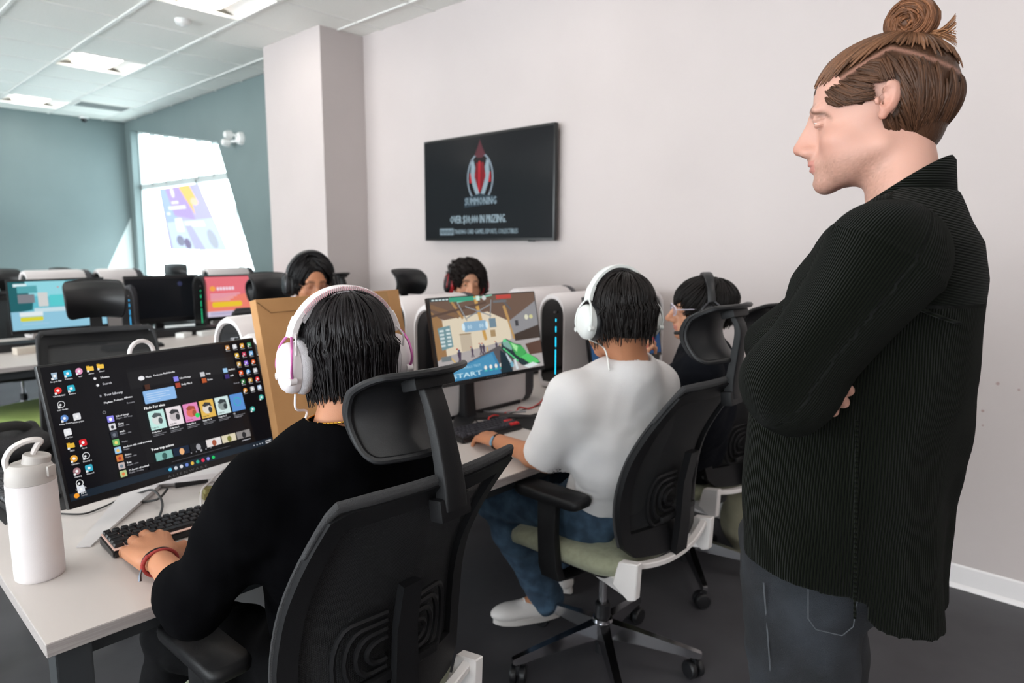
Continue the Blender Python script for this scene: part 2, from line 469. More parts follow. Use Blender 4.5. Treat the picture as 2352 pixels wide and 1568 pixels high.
# the sheet leans with the window's slant: shear its corners in its own plane
q = [(9.411, 2.15), (8.196, 2.15), (7.511, 1.375), (9.176, 1.367)]
for v in me.vertices:
    u = v.co.x/1.22+.5; t_ = .5-v.co.z/.84
    a = Vector((q[0][0]*(1-u)+q[1][0]*u, q[0][1])); b = Vector((q[3][0]*(1-u)+q[2][0]*u, q[2][1]))
    c = a*(1-t_)+b*t_
    v.co = Vector((XD+0.09+v.co.y*4, c.x, c.y))
bmx = bmesh.new(); bmx.from_mesh(me); bmesh.ops.solidify(bmx, geom=bmx.faces[:1], thickness=0.002); bmx.to_mesh(me); bmx.free()
tag(pob, 'large purple and orange poster hanging inside the slanted window', 'poster')

# the street outside: a pale building and pavement
bt = thing('building', 'pale sunlit building with windows seen outside through the slanted window', 'building', (14, 16, 0))
bm = bmesh.new(); box(bm, (0, 0, 5), (2, 22, 10)); obj('wall', bm, mat('outside_render', '#e6e8e8', 0.8, noise=(2, '#dcdfe0', .4, .6)), bt, smooth=0)
for yy in (-8, -4.5, -1, 2.5, 6):
    for zz in (2.2, 5.2, 8):
        bm = bmesh.new(); box(bm, (-1.0, yy, zz), (0.1, 1.8, 1.5), 0.01); wdw = obj('window', bm, mat('outside_glass', '#b5c6c8', 0.2), bt, smooth=0)
bm = bmesh.new(); box(bm, (12, 8, -0.15), (17, 40, 0.1)); struct(obj('floor_outside', bm, mat('pavement', '#cfd2d0', 0.9, noise=(4, '#c3c6c4', .4, .6)), smooth=0))

# ------------------------------------------------------------------ things on walls and ceiling
scr_m = mat('screen_glow', '#000000', 0.15, attr='Col', emit='attr', strength=0.95, spec=0.18)
# make the screens' base black so that only the glow and the reflections show
for n_ in (scr_m,):
    b_ = n_.node_tree.nodes['Principled BSDF']
    for l_ in list(b_.inputs['Base Color'].links): n_.node_tree.links.remove(l_)
    b_.inputs['Base Color'].default_value = (0.004, 0.004, 0.005, 1)
blackp = mat('black_plastic', '#17171a', 0.45, bump=(300, 0.05))
glossb = mat('gloss_black', '#0a0b0d', 0.12, coat=0.3)
tv = thing('television', 'large black wall television showing a red and white emblem and prize text', 'television', (XW-.006, 3.232, 1.825))
bm = bmesh.new(); box(bm, (-0.045, 0, 0), (0.03, 1.216, 0.70), 0.004); obj('bezel', bm, mat('tv_bezel', '#0d0f10', 0.3), tv)
bm = bmesh.new(); box(bm, (-0.022, 0, -0.03), (0.03, 1.0, 0.5), 0.006); box(bm, (-0.01, 0, 0), (0.02, 0.4, 0.3)); obj('back_cover', bm, blackp, tv)
bm = bmesh.new(); box(bm, (-0.03, -0.40, -0.352), (0.012, 0.05, 0.01), 0.002); obj('sensor', bm, blackp, tv)
c = Canvas(1.196, 0.668, '#101214')
cx = .565; K = '#8fa3ad'
c.ring(cx-.0, .27, .125, .165, .013, '#8b9aa6'); c.ell(cx, .27, .108, .148, '#15090b', 28)
c.poly([(cx-.10, .235), (cx+.10, .235), (cx+.103, .30), (cx-.103, .30)], '#b31d26')
c.poly([(cx-.035, .17), (cx+.035, .17), (cx+.055, .32), (cx, .36), (cx-.055, .32)], '#7f141d')
c.poly([(cx-.012, .16), (cx+.002, .16), (cx-.004, .38), (cx-.02, .38)], '#c2232e')
c.poly([(cx-.05, .12), (cx-.012, .05), (cx, .02), (cx+.012, .05), (cx+.05, .12), (cx+.02, .14), (cx-.02, .14)], '#5b2a33')
for s_ in (-1, 1):
    c.poly([(cx+s_*.062, .15), (cx+s_*.085, .17), (cx+s_*.09, .24), (cx+s_*.075, .31), (cx+s_*.045, .37), (cx+s_*.02, .40), (cx+s_*.005, .375), (cx+s_*.03, .32), (cx+s_*.052, .26), (cx+s_*.045, .2)], '#93a8b3')
c.poly([(cx-.155, .395), (cx-.07, .385), (cx, .37), (cx+.07, .385), (cx+.155, .395), (cx+.145, .44), (cx, .452), (cx-.155, .462)], '#2c3942')
c.text('SUMMONING', cx-.15, .445, .048, '#8da2ae', w=.30, bold=.05)
c.text('OVER $10,000 IN PRIZING.', .262, .565, .052, '#93a7b1', w=.54, bold=.09)
c.rect(.155, .60, .145, .045, '#8497a1'); [c.rect(.165+.019*i, .608+.004*(i % 2), .011, .027, '#3a464e') for i in range(7)]
c.text('TRADING CARD GAMES, ESPORTS, COLLECTIBLES', .307, .637, .030, '#8396a0', w=.60, bold=.09)
so = c.build('screen', scr_m, tv, (0, 0, 0)); so.rotation_euler = (0, 0, R(-90)); so.location = (-0.0612, 0, 0)

em = thing('emergency_light', 'white twin-head emergency light high on the teal wall beside the pillar', 'emergency light', (XD, 6.848, 2.516))
whp = mat('white_plastic', '#e3e4e2', 0.35)
bm = bmesh.new(); lathe(bm, [(0.0, -0.045), (.05, -.045), (.062, -.03), (.065, 0)], (0, 0, 0), 24, 'X'); obj('base', bm, whp, em)
for s_ in (0, 1):
    bm = bmesh.new(); tube(bm, [(-.04, 0, .02-.05*s_), (-.08, .05*(1+s_)-.03, .03-.06*s_)], .012); obj('arm', bm, whp, em)
    bm = bmesh.new(); p = Vector((-.10, .085+.06*s_, .035-.07*s_))
    lathe(bm, [(0.0, -.04), (.028, -.038), (.04, -.01), (.043, .03), (.038, .035), (0, .03)], p, 20, 'X'); obj('lamp_head', bm, whp, em)
sd = thing('smoke_detector', 'round white smoke detector on a ceiling tile left of the pillar', 'smoke detector', (2.155, 5.28, ZC+.008))
bm = bmesh.new(); lathe(bm, [(0, -.04), (.03, -.04), (.045, -.03), (.055, -.012), (.055, 0)], seg=28); obj('housing', bm, whp, sd)
bm = bmesh.new(); lathe(bm, [(0, -.046), (.012, -.046), (.014, -.038)], seg=16); obj('sensor_cap', bm, white_m, sd)
vt = thing('ceiling_vent', 'slatted grey air vent in the ceiling near the far corner', 'vent', (2.75, 9.2, ZC+.008))
bm = bmesh.new()
for y_ in (-.18, .18): box(bm, (0, y_, -.006), (.56, .02, .014))
for x_ in (-.27, .27): box(bm, (x_, 0, -.006), (.02, .36, .014))
obj('frame', bm, tbar_m, vt, smooth=0)
for k in range(7):
    bm = bmesh.new(); box(bm, (0, -.14+k*.047, -.004), (.52, .03, .003), 0, (R(35), 0, 0)); obj('slat', bm, mat('vent_slat', '#9ea5a5', 0.5), vt, smooth=0)
sp = thing('security_camera', 'small dark dome camera where ceiling meets the far teal wall', 'camera', (2.80, 10.10, ZC))
bm = bmesh.new(); lathe(bm, [(0, -.07), (.02, -.066), (.036, -.045), (.04, -.02)], seg=20); obj('dome', bm, glossb, sp)
bm = bmesh.new(); lathe(bm, [(.05, -.022), (.052, -.0), (.0, 0)], seg=20); lathe(bm, [(.0, -.024), (.05, -.022)], seg=20); obj('housing', bm, whp, sp)
bm = bmesh.new()
for y_, z_, r_ in ((.40, .78, .006), (.395, .72, .004), (.36, .90, .007), (.29, .885, .005), (.18, .86, .003)):
    lathe(bm, [(0, -.0015), (r_, -.001), (r_*.8, 0)], (XW, y_, z_), 8, 'X')
tag(obj('wall_scuff', bm, mat('scuff', '#a48f8a', 0.9)), 'faint brown scuff marks on the white wall beside the standing person', 'scuff mark', kind='stuff')
# ------------------------------------------------------------------ materials of the furniture
desk_m = mat('desk_laminate', '#c6bfbb', 0.42, bump=(40, 0.05, (1, 12, 1)), noise=(9, '#c6bfbb', 0.4, 0.65, (0.6, 9, 1)), spec=0.3)
desk_edge = mat('desk_edge_band', '#aaa3a1', 0.5, noise=(30, '#9d9694', 0.4, 0.6, (0.3, 9, 9)))
steel_m = mat('painted_steel', '#3a3d40', 0.45, metal=0.3)
chair_blk = mat('chair_plastic', '#121214', 0.5, bump=(500, 0.12), spec=0.3)
head_blk = mat('headrest_plastic', '#19191b', 0.42, bump=(600, 0.1), spec=0.4)
mesh_m = weave('chair_mesh', '#131417', 1700, 0.78)
roll_m = mat('woven_edge', '#3a3a3c', 0.85, bump=(520, 0.9, (1, 1, 1.6)))
sage_m = mat('sage_fabric', '#989a82', 0.9, bump=(700, 0.5), noise=(60, '#8a8d76', .4, .7), sheen=0.2)
chwhite = mat('chair_white', '#e2dddb', 0.35)
alu = mat('polished_aluminium', '#b9b9bd', 0.16, metal=1.0)
chrome = mat('chrome', '#d5d5d8', 0.08, metal=1.0)
rubber = mat('rubber', '#121213', 0.6)
dark_fab = mat('dark_cushion', '#2c2b2d', 0.85, bump=(500, .5))

def make_chair(label, seat_dark=False, dz=0.0, hdz=0.0, hdy=0.0):
    t = thing('office_chair', label, 'office chair', group=None)
    # backrest shape
    def bw(z): return 0.234 - 0.008*abs((z-.68)/.2) if z > .68 else 0.234-0.03*((.68-z)/.18)**2
    def by(z):
        u = max((z-.50)/.53, 0)
        return -0.235 - 0.16*u**1.6 + 0.045*math.sin(min(max(u, 0), 1)*PI)*1.0 - 0.02
    def bp(s, z): return Vector((s*bw(z), by(z)+(0.045-.015*max(0,(z-.8)/.23))*s*s, z+dz))
    Z0, Z1 = 0.50, 1.03
    def band(s0, s1, z0, z1, n, th, bm):
        rows = []
        for k in range(n+1):
            f = k/n; s = s0+(s1-s0)*f; z = z0+(z1-z0)*f
            rows.append((s, z))
        return rows
    # perimeter frame: left, bottom, right, top as one closed ring with a broad flat section
    per = []
    for k in range(17): z = Z0+.03+(Z1-Z0-.05)*k/16; per.append((-1, z))
    for k in range(1, 16): per.append((-1+2*k/16, Z1-.004*abs(k-8)/8))
    for k in range(17): z = Z1-.02-(Z1-Z0-.05)*k/16; per.append((1, z))
    for k in range(1, 16): per.append((1-2*k/16, Z0-.02*math.sin(k/16*PI)))
    bm = bmesh.new(); rings = []
    for (s, z) in per:
        ins = 0.16; si = s*(1-ins) ; zi = z if abs(s) == 1 and Z0+.09 < z < Z1-.07 else (Z0+.07 if z < .7 else Z1-.045)
        if abs(s) == 1: zi = min(max(z, Z0+.07), Z1-.045)
        o_ = bp(s, z); i_ = bp(si, zi)
        f_ = Vector((0, .012, 0)); b_ = Vector((0, -.014, 0))
        rings.append([o_+f_*.6, o_+b_, i_+b_*.8, i_+f_])
    loft(bm, rings, loop=True); obj('back_frame', bm, chair_blk, t, smooth=50)
    # mesh skin
    bm = bmesh.new(); rows = []
    for k in range(25):
        z = Z0+.02+(Z1-Z0-.03)*k/24
        rows.append([bp(-.96+1.92*j/16, z)+Vector((0, .006, 0)) for j in range(17)])
    loft(bm, rows, closed=False); obj('mesh_back', bm, mesh_m, t)
    # soft rolled top edge and side piping
    bm = bmesh.new(); tube(bm, [bp(-1, Z1-.10), bp(-1, Z1-.045)+Vector((0, .002, 0)), bp(-.985, Z1-.010)+Vector((0, .003, 0))]+[bp(-.94+1.88*k/14, Z1)+Vector((0, .004, .004)) for k in range(15)]+[bp(.985, Z1-.010)+Vector((0, .003, 0)), bp(1, Z1-.045)+Vector((0, .002, 0)), bp(1, Z1-.10)], [.005, .011, .014, .014, .014, .014, .014, .011, .005], 10, flat=.8)
    obj('top_roll', bm, roll_m, t)
    for s in (-1, 1):
        bm = bmesh.new(); tube(bm, [bp(s*1.0, Z0+.03+(Z1-Z0-.04)*k/14)+Vector((0, .006, 0)) for k in range(15)], .0045, 6)
        obj('piping', bm, roll_m, t)
    # lumbar support: nested loops and a spine
    bm = bmesh.new()
    for s in (-1, 1):
        for q, (a, b) in enumerate(((.140, .078), (.118, .060), (.096, .042), (.074, .024))):
            pts = []
            for k in range(9):
                an = R(-90+180*k/8) ; pts.append((s*(.045+(a-.045)*1.0-.03+.03*math.cos(an)), b*math.sin(an)))
            P_ = [(s*.03, -b)]+pts+[(s*.03, b)]
            tube(bm, [Vector((x, by(.66+zz)+.045*(x/.22)**2-.022-.002*q, .66+zz+dz)) for x, zz in P_], .0062, 6)
    obj('lumbar_support', bm, chair_blk, t)
    bm = bmesh.new()
    loft(bm, [[Vector((x*wd, y-.03, z+dz)) for x, y in ((-1, yy-.012), (1, yy-.012), (.8, yy+.012), (-.8, yy+.012))] for z, yy, wd in ((.46, by(.5)+.01, .034), (.56, by(.56)-.01, .03), (.70, by(.70)-.012, .026), (.80, by(.80)-.004, .024))])
    box(bm, (0, by(.60)-.03, .60+dz), (.20, .012, .018), .004)
    obj('spine', bm, chair_blk, t, smooth=30)
    # white band below the back, its end brackets and the arms forward under the seat
    bm = bmesh.new()
    arc = [(-1+2*k/16) for k in range(17)]
    loft(bm, [[Vector((s*.232, by(Z0)+.03*s*s-.022-.0, Z0-.006-.030*(1-s*s)+dz)) + Vector(q) for q in ((0, -.012, -.008), (0, -.012, .010), (0, .012, .010), (0, .012, -.008))] for s in arc])
    for s in (-1, 1):
        y0 = by(Z0)+.01
        prism(bm, [(s*.212, y0-.035, Z0+.012+dz), (s*.212, y0+.03, Z0-.0+dz), (s*.212, y0+.05, Z0-.075+dz), (s*.212, y0-.005, Z0-.11+dz), (s*.212, y0-.03, Z0-.10+dz)], (s*.028, 0, 0))
        prism(bm, [(s*.214, y0+.0, Z0-.105+dz), (s*.214, y0+.03, Z0-.060+dz), (s*.12, .02, Z0-.085+dz), (s*.12, .0, Z0-.12+dz)], (s*.022, 0, 0))
    bmesh.ops.bevel(bm, geom=bm.edges[:], offset=.003, segments=1, affect='EDGES')
    obj('white_yoke', bm, chwhite, t, smooth=30)
    # headrest
    def hp(u, v, off=0.0):      # u -1..1 across, v 0..1 upward; the pad is a saddle: concave from behind, top lip rolled back
        x = u*(.110 - .010*(1-v)**2)
        y = -.365 + hdy + .050*u*u + .045*math.sin(v*PI) - .03*max(0, v-.8)/.2
        z = 1.075+hdz+.155*v - .006*u*u
        return Vector((x, y-off, z+dz))
    rows_b, rows_f = [], []
    N_ = 14
    bm = bmesh.new()
    NU, NV = 26, 18; us = [-1+2*j/NU for j in range(NU+1)]; vs = [k/NV for k in range(NV+1)]
    def rcorner(u, v):
        # round the four corners
        cu = .86; cv = .14
        du = max(abs(u)-cu, 0)/(1-cu); dv = max(max(cv-v, v-(1-cv)), 0)/cv
        if du > 0 and dv > 0:
            l_ = math.hypot(du, dv); m_ = max(du, dv)
            if l_ > 1e-6: du, dv = du*m_/l_, dv*m_/l_
            u = math.copysign(cu+du*(1-cu), u); v = (cv-dv*cv) if v < .5 else (1-cv+dv*cv)
        return u, v
    G1 = [[bm.verts.new(hp(*rcorner(u, v), .006)) for u in us] for v in vs]
    G2 = [[bm.verts.new(hp(*rcorner(u, v), -.010)) for u in us] for v in vs]
    for G in (G1, G2):
        for a in range(NV):
            for b in range(NU): bm.faces.new((G[a][b], G[a][b+1], G[a+1][b+1], G[a+1][b]))
    def edge(G): return [G[0][j] for j in range(NU+1)]+[G[a][NU] for a in range(1, NV+1)]+[G[NV][j] for j in range(NU-1, -1, -1)]+[G[a][0] for a in range(NV-1, 0, -1)]
    e1, e2 = edge(G1), edge(G2)
    for i in range(len(e1)): bm.faces.new((e1[i], e1[(i+1) % len(e1)], e2[(i+1) % len(e1)], e2[i]))
    hr = obj('headrest', bm, head_blk, t, smooth=40)
    bm = bmesh.new()
    rim = [hp(*rcorner(u, 0), .010) for u in us]+[hp(*rcorner(1, v), .010) for v in vs[1:]]+[hp(*rcorner(u, 1), .010) for u in us[-2::-1]]+[hp(*rcorner(-1, v), .010) for v in vs[-2:0:-1]]
    tube(bm, rim, .007, 8, loop=True); obj('headrest_rim', bm, head_blk, hr)
    # headrest bracket: flat arm from the back's top edge up to a clip under the headrest's lip
    bm = bmesh.new()
    secs = [(-.43, .985, .026, .016), (-.428, 1.03, .025, .013), (-.412+hdy*.5, 1.10+hdz*.5, .023, .011), (-.393+hdy, 1.16+hdz, .022, .010), (-.372+hdy, 1.205+hdz, .022, .009)]
    sp_ = smoothpath([Vector((y, z, 0)) for y, z, wd, th in secs], 6); sw_ = smoothpath([Vector((wd, th, 0)) for y, z, wd, th in secs], 6)
    loft(bm, [[Vector((x*b_.x, a_.x+yy*b_.y, a_.y+dz)) for x, yy in ((-1, -.6), (-.93, -.88), (-.8, -1), (.8, -1), (.93, -.88), (1, -.6), (1, 1), (-1, 1))] for a_, b_ in zip(sp_, sw_)])
    obj('headrest_arm', bm, chair_blk, t, smooth=40)
    bm = bmesh.new()
    box(bm, (0, -.372+hdy, 1.205+hdz+dz), (.095, .04, .022), .005, (R(-15), 0, 0)); obj('headrest_clip', bm, chair_blk, t, smooth=30); bm = bmesh.new()
    box(bm, (0, -.425, .985+dz), (.074, .034, .042), .008, (R(-8), 0, 0))
    obj('arm_socket', bm, chair_blk, t, smooth=30)
    # seat
    bm = bmesh.new(); rings = []
    for fz, sc in ((-.028, .90), (-.02, .98), (0, 1.0), (.018, .985), (.03, .90), (.034, .6)):
        ring = []
        for a, b in rrect(.50*sc, .48*sc, .10*sc, 6):
            drop = -.035*max(0, (b-.12)/.12)**2 if b > .12 else 0
            ring.append((a, b+.02, .455+fz+drop+dz))
        rings.append(ring)
    loft(bm, rings); obj('seat', bm, dark_fab if seat_dark else sage_m, t, smooth=60)
    bm = bmesh.new()
    loft(bm, [[(a, b+.0, z+dz) for a, b in rrect(.46*sc, .42*sc, .08*sc, 5)] for z, sc in ((.395, .62), (.408, .9), (.43, 1.0))])
    box(bm, (0, -.02, .375+dz), (.16, .26, .06), .015)
    tube(bm, [(.08, .06, .385+dz), (.22, .08, .37+dz), (.27, .08, .365+dz)], .006)
    obj('seat_shell', bm, chair_blk, t, smooth=40)
    # armrests
    for s in (-1, 1):
        bm = bmesh.new()
        loft(bm, [[(s*.262+a, b+.02-.0, z+dz) for a, b in rrect(.088*sc, .265*sc, .025, 4)] for z, sc in ((.635, .9), (.642, .98), (.655, 1.0), (.664, .97), (.668, .90))])
        ar = obj('armrest_pad', bm, chair_blk, t, smooth=50)
        bm = bmesh.new()
        loft(bm, [[(s*x+a*1, y+b, z+dz) for a, b in rrect(wa, wb, .006, 2)] for x, y, z, wa, wb in ((.262, .03, .637, .028, .075), (.264, .03, .52, .03, .07), (.266, .02, .42, .032, .075), (.262, .01, .385, .034, .075), (.20, .0, .372, .04, .06), (.06, -.0, .37, .03, .06))])
        obj('armrest_post', bm, chair_blk, t, smooth=40)
    # gas lift, star base, castors
    bm = bmesh.new(); lathe(bm, [(0, .20), (.014, .20), (.014, .36+dz), (0, .36+dz)], seg=20); obj('gas_lift', bm, chrome, t)
    bm = bmesh.new(); lathe(bm, [(0, .045), (.024, .045), (.024, .10), (.027, .12), (.027, .225), (.022, .23), (0, .23)], seg=24); obj('lift_sleeve', bm, blackp, t)
    bm = bmesh.new(); lathe(bm, [(.0, .10), (.034, .10), (.038, .13), (.034, .175), (.028, .178), (0, .178)], seg=28); 
    for k in range(5):
        a = R(-62+72*k); d = Vector((math.cos(a), math.sin(a), 0)); n = Vector((-d.y, d.x, 0))
        loft(bm, [[d*r_+n*(wd)+Vector((0, 0, zt-hh)), d*r_-n*(wd)+Vector((0, 0, zt-hh)), d*r_-n*wd*.75+Vector((0, 0, zt)), d*r_+n*wd*.75+Vector((0, 0, zt))] for r_, wd, zt, hh in ((.02, .024, .165, .055), (.12, .019, .145, .045), (.24, .016, .118, .032), (.325, .014, .098, .022), (.335, .011, .094, .014))])
    obj('star_base', bm, alu, t, smooth=30)
    for k in range(5):
        a = R(-62+72*k); cx_, cy_ = .315*math.cos(a), .315*math.sin(a); sw = a+R(40+37*k)
        bm = bmesh.new()
        ax = Vector((math.cos(sw), math.sin(sw), 0)); tr = Vector((-ax.y, ax.x, 0))
        for s in (-1, 1):
            rings = []
            for r_, o_ in ((.008, .006), (.029, .006), (.031, .010), (.031, .022), (.027, .027), (.012, .029)):
                rings.append([Vector((cx_, cy_, .031))+ax*(s*o_)+tr*(.008)+tr*(r_*math.cos(q))+Vector((0, 0, r_*math.sin(q))) for q in [2*PI*j/20 for j in range(20)]])
            loft(bm, rings)
        box(bm, Vector((cx_, cy_, .052))+tr*.004, (.014, .03, .035), .004, (0, 0, sw)); tube(bm, [(cx_, cy_, .055), (cx_, cy_, .095)], .006)
        obj('castor', bm, blackp, t, smooth=30)
    return t

G = 'mesh office chairs along the near side of the desk'
G2_ = 'mesh office chairs across the desk and beyond'
ch1 = make_chair('black mesh chair nearest the camera, holding the person in the black shirt')
ch1.location = (.752, 1.285, 0); ch1.rotation_euler = (0, 0, R(2)); ch1['group'] = G
ch2 = make_chair('black mesh chair with sage seat, holding the person in the white t-shirt', dz=.035, hdz=.02, hdy=-.05)
ch2.location = (1.80, 1.235, 0); ch2['group'] = G
ch3 = dup(ch1, (2.62, 1.36, 0), R(-4), 'black mesh chair nearest the white wall, behind the person in glasses', G)
ch4 = dup(ch2, (.83, 2.97, 0), R(168), 'empty black mesh chair across the desk, above the nearest monitor', G2_)
dup(ch2, (1.83, 3.22, 0), R(176), 'dark chair behind the person with centre-parted hair', G2_)
dup(ch2, (2.70, 3.10, 0), R(172), 'black chair behind the curly-haired person', G2_)
dup(ch1, (2.18, 4.52, 0), R(-8), 'empty black mesh chair in front of the red screen', G2_)
dup(ch1, (2.78, 4.80, 0), R(15), 'empty black mesh chair beside the pillar', G2_)
dup(ch1, (2.75, 7.3, 0), R(160), 'empty chair in the far row, headrest seen against the window', G2_)
dup(ch1, (1.86, 6.75, 0), R(215), 'empty chair in the far row with a tilted headrest, second from the left edge', G2_)
dup(ch1, (1.22, 6.60, 0), R(178), 'empty chair in the far row nearest the left edge of the photo', G2_)

# ------------------------------------------------------------------ desks
def desk(label, x0, x1, y0, y1, z=0.74, split=True):
    t = thing('desk', label, 'desk', ((x0+x1)/2, (y0+y1)/2, 0))
    X, Y = (x1-x0)/2, (y1-y0)/2
    bm = bmesh.new(); box(bm, (0, 0, z-.0135), (2*X, 2*Y, .027), .0015, seg=1)
    bm.normal_update()
    for f in bm.faces: f.material_index = 0 if abs(f.normal.z) > .9 else 1
    obj('desk_top', bm, [desk_m, desk_edge], t, smooth=0)
    bm = bmesh.new()
    for s in (-1, 1):
        box(bm, (0, s*(Y-.08), z-.055), (2*X-.10, .04, .05), .002)
        box(bm, (s*(X-.045), 0, z-.055), (.05, 2*Y-.08, .05), .002)
    box(bm, (0, 0, z-.055), (2*X-.1, .04, .05), .002)
    obj('frame', bm, steel_m, t, smooth=0)
    for sx in (-1, 1):
        for sy in (-1, 1):
            bm = bmesh.new(); box(bm, (sx*(X-.045), sy*(Y-.045), (z-.03)/2), (.06, .06, z-.03), .004); obj('leg', bm, steel_m, t, smooth=0)
    bm = bmesh.new(); box(bm, (0, 0, z-.15), (2*X-.3, .16, .09), .004); obj('cable_tray', bm, blackp, t, smooth=0)
    return t
desk('long pale laminate desk in the foreground shared by the seated players', .245, 3.262, 1.36, 2.78)
desk('pale laminate desk in the middle distance behind the empty chair', -.9, 3.20, 4.70, 6.15)
t = thing('cable_channel', 'long black raised channel along the middle of the second desk', 'cable channel', (1.15, 5.42, .74))
bm = bmesh.new(); box(bm, (0, 0, .028), (4.0, .12, .055), .006); obj('body', bm, blackp, t, smooth=0)
bm = bmesh.new(); box(bm, (0, .03, .0575), (3.96, .05, .004), .001); obj('lid', bm, steel_m, t, smooth=0)

# ------------------------------------------------------------------ monitors
silver = mat('silver_plastic', '#b4b0b2', 0.35, metal=0.2)
lunar = mat('pale_casing', '#dcd6d6', 0.38, noise=(3, '#d6d0d0', .4, .6))
dgrey = mat('dark_grey_casing', '#3c3b40', 0.45)
def monitor(label, c, yaw, tilt, W, H, cv, desk_z=.74, white=True, logo=True, foot=0.22, group=None, leg=.0, footy=-.15):
    c = Vector(c); nrm = Vector((math.sin(yaw), -math.cos(yaw), 0))
    base = c - nrm*0.11
    t = thing('monitor', label, 'monitor', (base.x, base.y, desk_z), yaw, group)
    pz = c.z-desk_z; py = -0.11
    M = Matrix.Translation((0, py, pz)) @ Matrix.Rotation(-tilt, 4, 'X')
    def put(name, bm, m, par=t, **k):
        bmesh.ops.transform(bm, matrix=M, verts=bm.verts); return obj(name, bm, m, par, **k)
    bm = bmesh.new(); box(bm, (0, .009, 0), (W, .018, H), .004); panel = put('bezel', bm, mat('monitor_bezel', '#101013', 0.35))
    bm = bmesh.new()
    loft(bm, [[(a, y, b-.0) for a, b in rrect(W*sx, H*sz, .03, 4)] for y, sx, sz in ((.017, .985, .97), (.03, .96, .93), (.05, .70, .62), (.058, .5, .45))])
    put('back_shell', bm, lunar if white else dgrey, smooth=50)
    cv2 = cv.build('screen', scr_m, t)
    cv2.matrix_local = M @ Matrix.Translation((0, -0.0006, .006)) @ Matrix.Scale((W-.014)/cv.W, 4)
    if logo:
        lc = Canvas(W, .02); lc.text(logo, W/2, .013, .0065, '#8c8c92', w=W*.19, align='C')
        # widely spaced maker's lettering below the picture
        lo_ = lc.build('lettering', mat('lettering_grey', '#77777d', 0.5), t)
        lo_.matrix_local = M @ Matrix.Translation((0, -0.001, -H/2+.0085))
    # stand: post with a loop at its top, V-shaped feet
    m1 = lunar if white else blackp
    bm = bmesh.new()
    tz = pz+.08
    loft(bm, [[(x*wd, .035+y*th, z) for x, y in ((-1, -1), (1, -1), (1, 1), (-1, 1))] for z, wd, th in ((.01, .03, .03), (.10, .026, .022), (pz, .022, .018), (tz, .022, .018))])
    bmesh.ops.bevel(bm, geom=bm.edges[:], offset=.004, segments=2, affect='EDGES')
    obj('stand_post', bm, m1, t, smooth=40)
    if white:
        bm = bmesh.new(); zt = pz+H/2*math.cos(tilt)-.02
        tube(bm, [(-.035, .035, tz-.03)]+[(-.035*math.cos(R(a)), .035, zt+.038*math.sin(R(a))) for a in range(0, 181, 20)]+[(.035, .035, tz-.03)], .006, 8)
        obj('cable_loop', bm, lunar, t)
    for s in (-1, 1):
        bm = bmesh.new()
        tip = Vector((s*foot, footy, .004)); k_ = Vector((0, .04, .012))
        d = (tip-k_).normalized(); n = Vector((-d.y, d.x, 0)).normalized()
        kn = tip - d*.03
        loft(bm, [[p+n*w_+Vector((0, 0, -h_)), p-n*w_+Vector((0, 0, -h_)), p-n*w_+Vector((0, 0, h_*.2)), p+n*w_+Vector((0, 0, h_*.2))] for p, w_, h_ in ((k_, .045, .011), (k_*.5+tip*.5+Vector((0, 0, .002)), .032, .007), (tip, .016+leg, .003))])
        obj('stand_foot', bm, (mat('foot_silver', '#c5c1c1', .4) if white else blackp), t, smooth=20)
    return t
def lerp(a, b, t): return a+(b-a)*t
# -- first monitor: music player over a desktop
c = Canvas(.598, .336, '#0b0b0f'); W_, H_ = .598, .336
def U(x): return x*W_
def V(y): return y*H_
c.rect(U(.145), V(.10), U(.18), V(.78), '#0d0d11'); c.rect(U(.33), V(.10), U(.54), V(.78), '#111114')
c.rect(U(.33), V(.13), U(.54), V(.14), '#1a1a1c')
c.rect(0, V(.945), W_, V(.055), '#1a2530')
def icon(x, y, colr, kind='sq', txt=None, s=.017, col2='#f2f2f2', tx2=None):
    X_, Y_ = U(x), V(y)
    if kind == 'sq': c.rrect(X_-s/2, Y_-s/2, s, s, s*.2, colr)
    elif kind == 'ci': c.ell(X_, Y_, s/2, s/2, colr)
    elif kind == 'ring': c.ring(X_, Y_, s/2, s/2, .0015, colr); c.ell(X_-.002, Y_+.001, s*.16, s*.16, colr)
    elif kind == 'fold': c.rect(X_-s/2, Y_-s*.42, s*.45, s*.3, '#c99b2c'); c.rrect(X_-s/2, Y_-s*.28, s, s*.66, s*.08, colr)
    elif kind == 'bin': c.poly([(X_-s*.4, Y_-s*.5), (X_+s*.4, Y_-s*.5), (X_+s*.3, Y_+s*.5), (X_-s*.3, Y_+s*.5)], colr)
    if col2 and kind in ('sq', 'ci', 'bin'): c.ell(X_, Y_, s*.2, s*.2, col2)
    c.rect(X_-s*.5, Y_+s*.25, s*.3, s*.3, '#e8e8e8')
    if txt: c.text(txt, X_, Y_+s*.62+.0048, .0032, '#cfcfd2', align='C', bold=.08)
    if tx2: c.text(tx2, X_, Y_+s*.62+.0092, .0032, '#cfcfd2', align='C', bold=.08)
